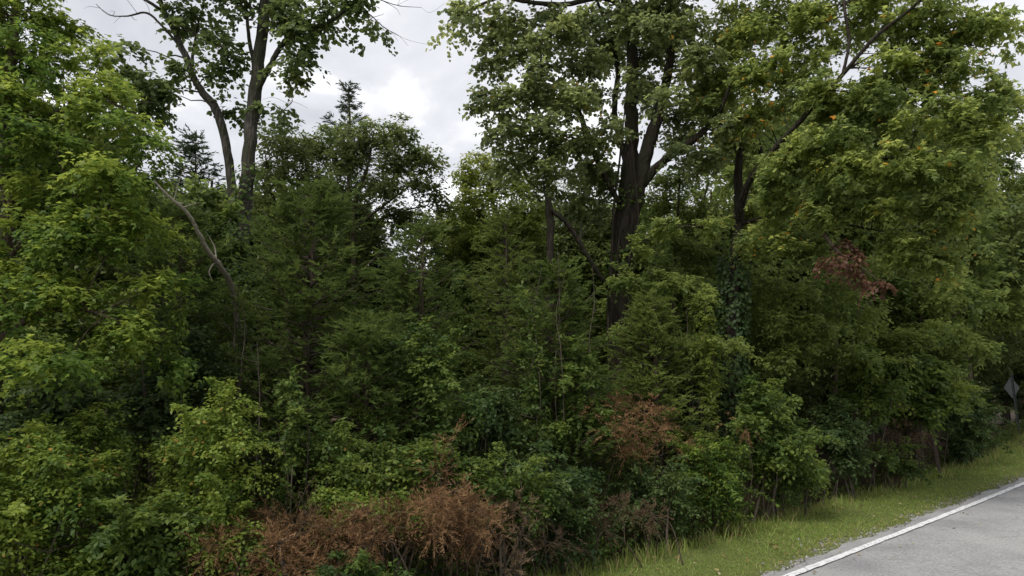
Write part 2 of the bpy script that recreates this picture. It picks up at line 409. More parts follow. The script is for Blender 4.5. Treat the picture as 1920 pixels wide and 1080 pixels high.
def edge_wob(s): return .04 * np.sin(s * 1.9) + .03 * np.sin(s * 4.7 + 1) + .02 * np.sin(s * 11.3)
rs = np.concatenate([np.arange(-60, 0, 1.0), np.arange(0, 45, .15), np.arange(46, 160, 2.0)])
u = np.linspace(0, 1, 16)
S = rs[:, None] + 0 * u[None]; T = -2.95 + (4.82 + edge_wob(rs))[:, None] * u[None] + 2.95 * u[None]
X, Y = xy(S, T); Z = rise(S) + .035 - .03 * (u[None] > .99) + 0 * S
I = np.arange(S.size).reshape(S.shape)
road = link('road', mesh_np('road', np.stack([X, Y, Z], -1), np.stack([I[:-1, :-1], I[1:, :-1], I[1:, 1:], I[:-1, 1:]], -1).reshape(-1, 4), smooth=True), M['asphalt'])
tag(road, 'grey worn asphalt road curving past the woods', kind='structure')
g = rngs(5)
lw = np.linspace(0, 1, 4)
S = rs[:, None] + 0 * lw[None]; T = 4.49 + .005 * g.normal(size=(len(rs), 1)) + .108 * lw[None]
X, Y = xy(S, T); Z = rise(S) + .040
I = np.arange(S.size).reshape(S.shape)
line = link('edge_line', mesh_np('edge_line', np.stack([X, Y, Z], -1), np.stack([I[:-1, :-1], I[1:, :-1], I[1:, 1:], I[:-1, 1:]], -1).reshape(-1, 4)), M['paint'], road)
# pale gravel beside the asphalt
def rocks(name, n, sfun, tfun, size, mat, label):
    g = rngs(11)
    s = sfun(g, n); t = tfun(g, n, s); x, y = xy(s, t); z = ground_z(x, y)
    base = np.array([[1, 0, 0], [-1, 0, 0], [0, 1, 0], [0, -1, 0], [0, 0, .7], [0, 0, -.7]], float)
    fc = np.array([[0, 2, 4], [2, 1, 4], [1, 3, 4], [3, 0, 4], [2, 0, 5], [1, 2, 5], [3, 1, 5], [0, 3, 5]])
    r = size * g.lognormal(0, .45, n)
    V = base[None] * r[:, None, None] * g.uniform(.6, 1.3, (n, 6, 1))
    a = g.uniform(0, 6.28, n); ca, sa = np.cos(a), np.sin(a)
    V = np.stack([V[..., 0] * ca[:, None] - V[..., 1] * sa[:, None], V[..., 0] * sa[:, None] + V[..., 1] * ca[:, None], V[..., 2]], -1)
    V = V + np.stack([x, y, z + r * .25], -1)[:, None]
    return tag(link(name, mesh_np(name, V, ((np.arange(n) * 6)[:, None, None] + fc).reshape(-1, 3)), mat), label, 'gravel', kind='stuff')
rocks('gravel', 5000, lambda g, n: 4 + 40 * g.random(n) ** 1.6, lambda g, n, s: 4.81 + edge_wob(s) + np.abs(g.normal(size=n)) * .17 * (1 + .55 * np.sin(s * 1.3) + .5 * np.sin(s * 3.7)), .014, M['stone'],
      'pale gravel scattered between the asphalt and the grass')
# mown grass and taller weeds
def blades(name, s, t, h, w, tint, label, seed, lean=.35):
    g = rngs(seed); n = len(s); x, y = xy(s, t); z = ground_z(x, y) - .01
    a = g.uniform(0, 6.28, n); le = g.normal(size=(n, 2)) * lean
    d = np.stack([np.cos(a), np.sin(a)], -1) * (w / 2)[:, None]
    P = np.stack([x, y, z], -1)
    V = np.empty((n, 5, 3)); V[:, :] = P[:, None]
    V[:, 0, :2] -= d; V[:, 1, :2] += d
    V[:, 2, :2] += d * .7 + le * (h * .5)[:, None]; V[:, 2, 2] += h * .6
    V[:, 3, :2] += -d * .7 + le * (h * .5)[:, None]; V[:, 3, 2] += h * .6
    V[:, 4, :2] += le * (h * 1.3)[:, None]; V[:, 4, 2] += h * .95
    fc = np.array([[0, 1, 2], [0, 2, 3], [3, 2, 4]])
    F = ((np.arange(n) * 5)[:, None, None] + fc).reshape(-1, 3)
    return tag(link(name, mesh_np(name, V, F, np.repeat(tint, 3)), M['grass']), label, 'grass', kind='stuff')
g = rngs(21)
n = 70000
s = 3 + 47 * g.random(n) ** 1.7; t = 4.86 + (1.9 + 1.0 * sstep(22, 36, s)) * g.random(n)
keep = g.random(n) < sstep(4.84, 5.22, t + .10 * np.sin(s * 3.1) + .09 * np.sin(s * 7.3)) * .97 + .02
s, t = s[keep], t[keep]; n = len(s)
x, y = xy(s, t); pat = noise3(np.stack([x, y, 0 * x], -1), 1.6) + .5 * noise3(np.stack([x, y, 0 * x], -1), 5.0, 2)
dry = sstep(5.5, 4.95, t) * .9 + sstep(6.3, 6.7, t) * .45 * (1 - sstep(20, 30, s)) + .25 * np.clip(pat, -1, 1)
tint = np.clip(.38 + .24 * dry + g.normal(size=n) * .13 + (g.random(n) < .10 + .18 * np.clip(dry, 0, 1)) * .35, 0, 1)
h = .05 * g.uniform(.5, 1.5, n) * (1 + .35 * pat) * (.75 + .25 * sstep(4.8, 5.4, t))
blades('verge_grass', s, t, h, g.uniform(.006, .013, n) * (1 + s * .018), tint, 'short mown grass strip between the road and the woods', 22, .75)
n = 9000
s = 2 + 48 * g.random(n) ** 1.6; t = 6.6 + sstep(22, 36, s) * 1.0 + g.normal(size=n) * .22 + .12 * np.sin(s * 2.2)
tint = np.clip(.5 + g.normal(size=n) * .2 + (g.random(n) < .3) * .3, 0, 1)
blades('weeds', s, t, g.uniform(.06, .26, n) * (.7 + .5 * np.abs(np.sin(s * 1.7))), g.uniform(.008, .016, n), tint, 'ragged taller weeds along the foot of the woods', 23, .3)
# fallen leaves on the verge and along the road edge
g = rngs(31); n = 420; s = 4 + 36 * g.random(n) ** 1.5; t = np.where(g.random(n) < .85, g.uniform(4.9, 6.7, n), g.uniform(3.9, 4.8, n)); x, y = xy(s, t)
lv = Leaves('round5'); z = np.where(t < 4.82, rise(s) + .045, ground_z(x, y) + .05)
lv.add(np.stack([x, y, z], -1), np.stack([g.normal(size=n), g.normal(size=n), .15 * g.normal(size=n)], -1), np.array([0, 0, 1.]) + g.normal(size=(n, 3)) * .3, .055 * g.uniform(.5, 1.4, n), np.clip(g.uniform(.3, 1.0, n), 0, 1))
tag(lv.build('fallen_leaves', leaf_mat('fallen_leaf', [(0, (.10, .06, .03)), (.5, (.22, .14, .06)), (.8, (.33, .27, .12)), (1, (.38, .32, .20))], .2)), 'dry fallen leaves scattered on the verge and road edge', 'leaves', kind='stuff')
g = rngs(41); n = 520; s = 3 + 40 * g.random(n) ** 1.3; t = 6.85 + sstep(22, 36, s) * .9 + np.abs(g.normal(size=n)) * .35; x, y = xy(s, t)
lv = Leaves('oval'); C = np.stack([x, y, ground_z(x, y) + g.uniform(.03, .42, n) * (.6 + .5 * np.sin(s * 2.1) ** 2)], -1)
spray(lv, np.repeat(C, 3, 0) + g.normal(size=(3 * n, 3)) * .08, norm(g.normal(size=(3 * n, 3)) + UP * .8), g, twigs=3, per=5, tlen=.2, llen=.06, droop=.3, tint=np.repeat(g.uniform(.15, .7, n), 3), turned=.03)
tag(lv.build('low_herbs', M['shrub']), 'low leafy weeds crowding the edge between grass and woods', 'weeds', kind='stuff')
# bare dirt pull-off by the sign
a = np.linspace(0, 2 * math.pi, 40)[:-1]
rr = 1 + .13 * np.sin(3 * a + 1) + .1 * np.sin(5 * a)
cs, ct = 42.0, 9.3
S = np.concatenate([[cs], cs + 5.5 * rr * np.cos(a), cs + 2.7 * rr * np.cos(a)]); T = np.concatenate([[ct], ct + 1.5 * rr * np.sin(a), ct + .75 * rr * np.sin(a)])
X, Y = xy(S, T); k = len(a)
F = [[0, 1 + k + i, 1 + k + (i + 1) % k] for i in range(k)] + [[1 + i, 1 + (i + 1) % k, 1 + k + i] for i in range(k)] + [[1 + (i + 1) % k, 1 + k + (i + 1) % k, 1 + k + i] for i in range(k)]
tag(link('dirt_patch', mesh_np('dirt_patch', np.stack([X, Y, ground_z(X, Y) + .03], -1), np.array(F), smooth=True), M['dirt']), 'bare reddish dirt behind the road sign', kind='structure')

# ------------------------------------------------------------------ plant builders
KD, KN = 1.35, 1.3      # how many leafy bough-ends, how many twigs on each
def gz(p): return float(ground_z(p[0], p[1]))
def blob_clumps(blobs, rng, sub, dens=1.0):
    """sub-clump centres inside pixel-described ellipsoids (px, py, rpx, rpy, Y[, depth])"""
    C = []
    for b in blobs:
        px, py, rx, ry, Y = b[:5]
        k = Y / FPX; a = rx * k; c = ry * k; d = b[5] if len(b) > 5 else .8 * (a + c) / 2 + .25
        n = max(2, int(dens * 1.15 * (a * c + a * d * .5 + c * d * .5) / (sub * sub)))
        q = norm(rng.normal(size=(n, 3))) * rng.random((n, 1)) ** .42
        C.append(at(px, py, Y) + q * np.array([a, d, c]))
    return np.concatenate(C)

def wood(root, parts, mat):
    """parts: list of (name, pixel path [(px,py,Y,rpx)...]); every one a mesh of its own. returns wood nodes"""
    N, R = [], []
    for i, (nm, path) in enumerate(parts):
        P = np.array([at(a, b, Y) for a, b, Y, r in path]); rad = np.array([r * Y / FPX for a, b, Y, r in path])
        Q = smooth_path(np.c_[P, rad], 6)
        tb = Tubes(); big = Q[0, 3] > .06
        g = rngs(900 + i + len(path))
        P2 = Q[:, :3] + g.normal(size=(len(Q), 3)) * Q[:, 3:4] * .08
        tb.add(P2, np.maximum(Q[:, 3], .004), 18 if big else 8, .045 if big else .02, 40 + i)
        if nm == 'bare_branch' or (Q[-1, 3] < .016 and nm == 'limb' and not big):
            for q in range(7):                       # fine bare twigs
                j = g.integers(len(Q) // 3, len(Q)); a0 = P2[j]; tn = norm(P2[min(j + 1, len(Q) - 1)] - P2[max(j - 1, 0)])
                dd = norm(tn * .8 + g.normal(size=3) * .6); L = g.uniform(.2, .6)
                tb.add(smooth_path([a0, a0 + dd * L * .5 + g.normal(size=3) * .04, a0 + dd * L + g.normal(size=3) * .05], 3), np.linspace(min(.007, Q[j, 3] * .6), .002, 7), 4)
        tb.build(nm, mat, root)
        N.append(P2); R.append(Q[:, 3])
    return np.concatenate(N), np.concatenate(R)

def tree(name, label, parts, blobs, leafmat, templ, seed, sub=.38, dens=1.0, n_sp=9, bark='bark_brown', cat='tree', group=None, tintrange=(.25, .68), conn=True, wood_from=0.0, wk=1.0, **kw):
    parts = [(nm, [(a, b, Y, r * wk) for a, b, Y, r in p]) for nm, p in parts]
    rng = rngs(seed)
    b0 = parts[0][1][0]; base = at(b0[0], b0[1], b0[2]); base[2] = gz(base)
    # first trunk point runs down into the soil
    root = thing(name, label, cat, base, group)
    N, R = wood(root, parts, M[bark])
    C = blob_clumps(blobs, rng, sub, dens * KD)
    br = Tubes()
    ok = N[:, 2] > wood_from
    if conn: connect(br, N[ok], R[ok], C, rng)
    tagk(br.build('branches', M[bark] if bark != 'bark_pale' else M['twig'], root))
    lv = Leaves(templ)
    zmin, zmax = C[:, 2].min(), C[:, 2].max()
    for c in C:
        tt = rng.uniform(*tintrange)
        clump_leaves(lv, c, sub * rng.uniform(.6, 1.15), rng, max(3, int(n_sp * KN * rng.uniform(.5, 1.35))), tt, **kw)
    lv.build('crown', leafmat, root)
    return root, lv.count()

def shrub(name, label, px, ptop, pbot, hw, Y, leafmat, templ, seed, sub=.26, dens=1.0, n_sp=8, depth=None, group=None, cat='shrub', tintrange=(.2, .7), stems=6, **kw):
    rng = rngs(seed)
    g_ = at(px, 700, Y); zg = gz(g_)
    top = at(px, ptop, Y)[2]; bot = max(at(px, pbot, Y)[2], zg + .03)
    w = hw * Y / FPX; d = depth or w * .75
    base = np.array([g_[0], Y, zg]); root = thing(name, label, cat, base, group)
    cz = (top + bot) / 2; hz = max((top - bot) / 2, .12)
    # lumpy outline: several unequal lobes filling the ellipsoid
    nl = 7; lob = norm(rng.normal(size=(nl, 3))) * rng.uniform(.3, .62, (nl, 1)); lob[0] = (0, 0, .45); lob[1] = (-.2, 0, -.55); lob[2] = (.25, -.1, -.5); lob[3] = (.5, 0, -.4)
    lr = rng.uniform(.38, .6, nl)
    n = max(8, int(dens * KD * (w * hz + w * d * .5 + hz * d * .5) / (sub * sub)))
    pick = rng.integers(0, nl, n)
    q = lob[pick] + norm(rng.normal(size=(n, 3))) * rng.random((n, 1)) ** .4 * lr[pick][:, None]
    C = np.array([g_[0], Y, cz]) + q * np.array([w, d, hz])
    C[:, 2] = np.maximum(C[:, 2], zg + .05)
    tb = Tubes(); N, R = [], []
    for i in range(stems):
        tgt = C[rng.integers(0, n)]; b = base + np.array([rng.normal() * w * .25, rng.normal() * d * .25, -.05])
        b[2] = gz(b) - .05
        mid = (b + tgt) / 2 + np.array([0, 0, .18 * hz]) + rng.normal(size=3) * .06
        P = smooth_path([b, mid, tgt], 5); r = np.linspace(.018, .006, len(P)) * (1 + w * .3)
        tb.add(P, r, 5); N.append(P); R.append(r)
    connect(tb, np.concatenate(N), np.concatenate(R), C, rng, rmin=.004, sides=4)
    tagk(tb.build('stems', M['twig'], root))
    lv = Leaves(templ)
    for c in C:
        clump_leaves(lv, c, sub * rng.uniform(.6, 1.2), rng, max(3, int(n_sp * KN * rng.uniform(.5, 1.4))), rng.uniform(*tintrange), **kw)
    # long arching shoots break up the outline
    ns = int(10 + 16 * w * hz); out = norm((C - np.array([g_[0], Y, cz])) / np.array([w, d, hz]))
    i = rng.choice(len(C), ns, p=(o_ := np.clip(out[:, 2] + .7 - .5 * out[:, 1], .02, None)) / o_.sum())
    D = norm(out[i] * np.array([1, 1, .6]) + UP * rng.uniform(.2, 1.0, (ns, 1)) + rng.normal(size=(ns, 3)) * .35); ln = rng.uniform(.25, .75, ns) * min(1.3, .5 + hz)
    ll = kw.get('llen', .07); sh = Tubes()
    for q in range(ns):
        m_ = 5; uu = np.linspace(0, 1, m_)[:, None]; P = C[i[q]] + D[q] * ln[q] * uu - UP * .45 * ln[q] * uu ** 2.2
        sh.add(P, np.linspace(.005, .002, m_), 4); k = max(5, int(ln[q] / (ll * .42))); f = np.linspace(.15, 1, k)
        pos = np.stack([np.interp(f, uu[:, 0], P[:, z_]) for z_ in range(3)], -1)
        tq = rng.uniform(*tintrange) + .12
        spray(lv, pos, np.broadcast_to(D[q], (k, 3)), rng, twigs=2, per=2, tlen=ll * 1.1, llen=ll * .95, droop=.4, tint=np.full(k, tq), spread=1.1)
    tagk(sh.build('shoots', M['twig'], root))
    lv.build('crown', leafmat, root)
    return root, lv.count()

def needle_spray(lv, C, D, rng, n=14, ln=.20, seg=.06, wd=.011, tint=None, droop=.1):
    """feathery cedar twig: thin segments either side of a short axis"""
    m = len(C); s = (np.arange(n) + .5) / n
    D = norm(D); side = norm(np.cross(D, UP) + rng.normal(size=D.shape) * .35)
    L = ln * rng.uniform(.6, 1.25, (m, 1))
    pos = C[:, None] + D[:, None] * (L * s)[..., None]
    pos[..., 2] -= droop * L * s ** 2
    sg = np.where(np.arange(n) % 2 == 0, 1., -1.)
    ax = D[:, None] * .85 + side[:, None] * (sg * .65)[None, :, None] + rng.normal(size=pos.shape) * .30
    nr = UP * .6 + rng.normal(size=pos.shape) * .6
    l_ = seg * (1.15 - .5 * s)[None] * rng.uniform(.7, 1.4, (m, n))
    T = np.broadcast_to(tint[:, None], (m, n)) + rng.normal(size=(m, n)) * .09
    lv.add(pos, ax, nr, l_, np.clip(T, 0, .88), np.full((m, n), wd) * rng.uniform(.7, 1.4, (m, n)))

def cedar(name, label, px, ptop, Y, radius, leafmat, seed, n_br=170, per=13, low=.06, cat='cedar', group=None, lean=(0, 0), power=.75, spread_up=.45, nseg=14, wd=.022, seg=.085, sprayl=.24, bark='bark_brown', droop=.1, tintrange=(.25, .65), thing_root=None):
    rng = rngs(seed)
    b = at(px, 700, Y); b[2] = gz(b); top = at(px, ptop, Y); top = top + np.array([lean[0], lean[1], 0]); H = top[2] - b[2]
    root = thing(name, label, cat, b, group)
    tr = Tubes(); u = np.linspace(0, 1, 12)[:, None]
    tp = b + (top - b) * u + np.c_[rng.normal(size=(12, 2)) * .02, np.zeros(12)]; tp[0, 2] -= .15
    tr.add(tp, (.018 * H + .02) * (1 - u[:, 0]) ** .9 + .006, 8, .03, seed); tr.build('trunk', M[bark], root)
    br = Tubes(); lv = Leaves('needle')
    h = low + (1 - low) * rng.random(n_br) ** 1.15
    for hh in h:
        p0 = b + (top - b) * hh; az = rng.uniform(0, 2 * math.pi)
        prof = (1 - hh) ** power * (.55 + .45 * min(1, hh / .18)) + .05
        L = radius * prof * rng.uniform(.55, 1.18)
        o = np.array([math.cos(az), math.sin(az), 0])
        up = spread_up * (.35 + .9 * hh) + rng.normal() * .15
        m = 6; uu = np.linspace(0, 1, m)[:, None]
        P = p0 + o * L * uu + UP * (up * L * uu ** 1.4) + rng.normal(size=(m, 3)) * .012
        br.add(P, np.linspace(.006 + .012 * L, .003, m), 4)
        k = max(4, int(per * (.45 + L / radius)))
        s = rng.uniform(.12, 1.0, k) ** .75
        pos = np.stack([np.interp(s, uu[:, 0], P[:, i]) for i in range(3)], -1)
        lat = np.cross(o, UP) * rng.choice([-1, 1], (k, 1)) * rng.uniform(.2, 1.0, (k, 1))
        D = o * .8 + lat + UP * rng.uniform(-.1, .7, (k, 1)) + rng.normal(size=(k, 3)) * .2
        pos = pos + norm(lat + 1e-6) * (.28 * L * (1.05 - s) * rng.random(k))[:, None] + rng.normal(size=(k, 3)) * .05
        tb_ = rng.uniform(*tintrange)
        needle_spray(lv, pos, D, rng, nseg, sprayl, seg, wd, tb_ + .06 * rng.normal(size=k), droop)
    tagk(br.build('branches', M['twig'], root))
    lv.build('crown', leafmat, root)
    return root, lv.count()

TOT = {}
def rec(k, r): TOT[k] = TOT.get(k, 0) + r[1]; return r[0]

# ------------------------------------------------------------------ the big trees
# maple on the left, hanging over the shrubs
rec('maple', tree('maple_tree', 'bright yellow-green leafy tree at the left edge with layered hanging boughs', [
    ('trunk', [(-30, 1300, 7.6, 26), (-20, 900, 7.6, 22), (5, 560, 7.6, 18), (15, 380, 7.7, 15), (10, 200, 7.8, 12), (30, 0, 7.9, 10), (20, -250, 8, 6)]),
    ('limb', [(8, 500, 7.6, 11), (80, 420, 7.4, 9), (170, 390, 7.2, 6), (230, 400, 7.1, 3)]),
    ('limb', [(12, 300, 7.75, 10), (90, 220, 7.7, 8), (180, 190, 7.6, 5), (250, 210, 7.5, 3)]),
    ('limb', [(-5, 640, 7.6, 10), (70, 590, 7.2, 8), (150, 580, 6.9, 5), (220, 600, 6.8, 3)]),
    ('limb', [(10, 250, 7.75, 9), (-90, 120, 7.7, 6), (-160, 60, 7.7, 4)])],
    [(30, 40, 100, 70, 8.0), (110, 110, 80, 60, 7.9), (60, 190, 110, 50, 7.6), (170, 180, 75, 55, 7.7), (225, 245, 75, 50, 7.6), (110, 270, 100, 45, 7.3),
     (255, 320, 60, 50, 7.5), (180, 350, 90, 40, 7.3), (70, 370, 60, 30, 7.2), (230, 410, 65, 45, 7.1), (110, 440, 110, 45, 7.0), (200, 470, 70, 30, 7.0), (40, 520, 90, 40, 6.8), (150, 560, 100, 35, 6.8),
     (240, 590, 60, 45, 6.8), (60, 620, 90, 30, 6.6), (130, 670, 80, 30, 6.5), (40, 690, 60, 25, 6.4), (-60, 120, 90, 90, 7.8), (-100, 330, 80, 90, 7.4), (-90, 520, 80, 90, 6.9), (290, 420, 35, 30, 7.6), (270, 660, 60, 40, 7.0), (290, 520, 40, 35, 7.3), (30, 300, 60, 40, 7.4), (30, 410, 45, 35, 7.1), (120, 330, 40, 20, 7.9), (10, 210, 40, 40, 7.4), (-140, 0, 100, 90, 7.8), (20, -90, 130, 70, 8), (-20, -230, 120, 80, 8)],
    M['maple'], 'maple', 101, wk=.75, sub=.27, dens=.8, n_sp=12, twigs=4, per=5, tlen=.23, llen=.070, droop=.45, tintrange=(.22, .85), flat=.42, upw=1.4))

# tall grey double-trunk tree
B_tree = rec('double', tree('double_trunk_tree', 'tall grey tree with two trunks rising against the sky, sparse clumped leaves', [
    ('trunk', [(448, 950, 12.5, 25), (450, 600, 12.5, 23), (455, 430, 12.5, 22), (466, 300, 12.5, 20), (475, 200, 12.6, 20), (487, 100, 12.7, 19), (497, 0, 12.8, 17), (507, -150, 12.9, 13), (512, -420, 13, 6)]),
    ('trunk', [(446, 620, 12.6, 15), (441, 430, 12.7, 14), (432, 330, 12.8, 13.5), (424, 275, 12.8, 13), (404, 205, 12.8, 13), (370, 160, 12.8, 11), (350, 110, 12.7, 10), (325, 55, 12.7, 8), (300, 0, 12.7, 7), (275, -110, 12.7, 4)]),
    ('limb', [(478, 175, 12.6, 11), (505, 125, 12.5, 9), (528, 85, 12.4, 8), (560, 60, 12.3, 6), (610, 45, 12.1, 5), (655, 15, 12, 4)]),
    ('limb', [(445, 120, 12.9, 4), (420, 90, 12.8, 5), (390, 72, 12.8, 5), (352, 58, 12.7, 5), (318, 30, 12.7, 5), (286, 8, 12.6, 5), (262, -6, 12.6, 4)]),
    ('limb', [(340, 90, 12.7, 5), (305, 50, 12.6, 4), (275, 24, 12.5, 3.5), (240, 30, 12.4, 2.5), (205, 28, 12.4, 1.5), (180, 8, 12.4, 1)]),
    ('limb', [(480, 130, 12.7, 7), (468, 80, 12.9, 6), (462, 20, 13, 5), (450, -80, 13, 4)]),
    ('limb', [(366, 160, 12.8, 6), (360, 120, 12.9, 5), (366, 75, 13, 4), (375, 30, 13, 3)]),
    ('bare_branch', [(655, 15, 12, 3), (690, 25, 11.9, 2), (718, 50, 11.8, 1.2), (745, 66, 11.7, .7)]),
    ('bare_branch', [(640, -20, 12, 3), (690, -8, 11.9, 2), (745, 10, 11.8, 1.2), (790, 14, 11.7, .7)]),
    ('bare_branch', [(540, 170, 12.4, 1.2), (548, 190, 12.3, 1), (530, 208, 12.3, .8)])],
    [(235, 95, 35, 25, 12.3), (255, 145, 45, 35, 12.3), (295, 165, 40, 35, 12.4), (270, 205, 40, 25, 12.3), (310, 200, 30, 25, 12.4), (350, 40, 40, 40, 12.8), (400, 60, 20, 40, 13), (330, 110, 30, 25, 12.6), (385, 120, 25, 25, 12.6), (430, 110, 30, 30, 12.8), (420, 150, 25, 15, 12.8),
     (460, 30, 25, 40, 12.6), (440, 210, 25, 25, 13.2), (505, 190, 20, 25, 12.5), (545, 40, 40, 40, 12.4), (560, 95, 35, 30, 12.3), (600, 55, 45, 35, 12.2), (640, 25, 45, 35, 12.1), (675, 55, 25, 25, 12), (560, 140, 22, 12, 12.3), (675, 10, 25, 20, 12),
     (380, -60, 120, 60, 12.8), (550, -60, 120, 60, 12.6), (470, -180, 160, 80, 13), (280, -70, 60, 40, 12.6)],
    M['cottonwood'], 'round', 102, wk=.62, sub=.30, dens=.95, n_sp=6, bark='bark_grey', twigs=3, per=5, tlen=.30, llen=.10, droop=.5, tintrange=(.2, .6), spread=.9))

# central big tree with forked dark trunk
F_tree = rec('big', tree('forked_tree', 'large dark-barked tree in the middle with a forked vine-covered trunk', [
    ('trunk', [(1160, 960, 15, 36), (1162, 700, 15, 34), (1163, 560, 15, 30), (1168, 450, 15, 31), (1180, 370, 15, 33), (1182, 290, 15, 22), (1184, 200, 15, 19), (1186, 110, 15, 16), (1182, 30, 15, 15), (1165, -40, 15, 13), (1150, -200, 15, 9), (1140, -420, 15, 4)]),
    ('limb', [(1178, 430, 14.9, 22), (1200, 340, 14.8, 21), (1215, 275, 14.7, 19), (1235, 210, 14.6, 16), (1250, 150, 14.5, 13), (1258, 80, 14.4, 10), (1256, 0, 14.3, 8), (1262, -150, 14.2, 5)]),
    ('limb', [(1200, 350, 14.8, 13), (1235, 310, 14.6, 12), (1270, 282, 14.4, 11), (1310, 255, 14.2, 9), (1345, 215, 14, 7), (1370, 160, 13.8, 4)]),
    ('limb', [(1172, 300, 15, 9), (1152, 210, 15.2, 8), (1158, 130, 15.4, 7), (1140, 60, 15.5, 5), (1120, 0, 15.5, 4)]),
    ('limb', [(1160, 380, 14.8, 8), (1120, 300, 14.4, 8), (1100, 250, 14.2, 8), (1083, 205, 14, 7), (1050, 165, 13.8, 5), (1018, 130, 13.7, 4), (1015, 95, 13.6, 2.5)]),
    ('limb', [(1176, 20, 15, 8), (1130, -5, 14.6, 8), (1060, 8, 14, 7), (990, 4, 13.6, 6), (940, -4, 13.4, 5), (880, 18, 13.2, 3), (840, 40, 13, 1.5)]),
    ('bare_branch', [(1150, 548, 14.5, 7), (1130, 525, 14.2, 6.5), (1105, 485, 14, 6.5), (1083, 448, 13.9, 7), (1060, 415, 13.8, 7), (1034, 393, 13.8, 6), (1020, 360, 13.8, 3)]),
    ('vine_stem', [(1150, 900, 14.6, 4), (1140, 600, 14.6, 4), (1146, 520, 14.55, 4), (1150, 400, 14.55, 3.5), (1162, 300, 14.6, 3), (1172, 200, 14.65, 2)]),
    ('vine_stem', [(1185, 900, 14.5, 4), (1182, 620, 14.55, 4), (1178, 500, 14.55, 4), (1196, 420, 14.45, 3.5), (1190, 330, 14.45, 3), (1182, 240, 14.6, 2)]),
    ('vine_stem', [(1165, 900, 14.45, 3), (1172, 600, 14.5, 3), (1158, 480, 14.5, 3), (1176, 390, 14.45, 2.5), (1212, 320, 14.4, 2)])],
    [(848, 50, 22, 20, 13), (885, 22, 40, 20, 13.2), (940, 30, 40, 25, 13.4), (925, 75, 28, 30, 13.6), (985, 90, 55, 40, 13.7), (1050, 55, 60, 45, 13.9), (1090, 110, 50, 40, 14), (945, 130, 40, 30, 13.7), (1010, 160, 50, 35, 13.6), (905, 195, 32, 26, 13.5), (960, 205, 50, 35, 13.5), (1060, 200, 50, 35, 13.7),
     (935, 255, 40, 22, 13.6), (1000, 255, 60, 35, 13.7), (1075, 275, 50, 35, 14), (1010, 305, 55, 22, 13.8), (1125, 185, 30, 30, 15.5), (1120, 40, 50, 45, 15.3), (1215, 25, 60, 45, 14.5), (1225, 110, 35, 35, 15.2), (1290, 50, 50, 50, 14.2), (1300, 140, 45, 45, 14.2), (1265, 220, 35, 22, 15.2), (1125, 330, 35, 35, 14.8), (1110, 395, 35, 30, 15),
     (1345, 240, 45, 35, 14), (1310, 310, 40, 30, 14.6), (1330, 180, 45, 40, 15.2), (1280, 250, 40, 30, 15.6), (1215, 180, 25, 40, 15.9), (1150, 100, 40, 50, 15.9), (1100, 330, 45, 30, 15), (1040, 345, 40, 20, 14.2), (960, 300, 40, 20, 13.9), (1240, 60, 50, 40, 15.8), (1210, 70, 40, 30, 13.9), (1235, 190, 28, 22, 13.7), (1150, 250, 30, 25, 14), (1190, 150, 22, 25, 14.2), (1275, 290, 28, 18, 13.8), (1150, 40, 35, 30, 14), (960, -70, 110, 50, 13.6), (1120, -80, 120, 60, 14.5), (1270, -70, 100, 60, 14), (1180, -200, 220, 80, 15)],
    M['bigtree'], 'round5', 103, wk=.68, sub=.30, dens=.95, n_sp=7, flat=.8, upw=.7, bark='bark_dark', twigs=4, per=5, tlen=.30, llen=.097, droop=.35, tintrange=(.25, .75), turned=.004))

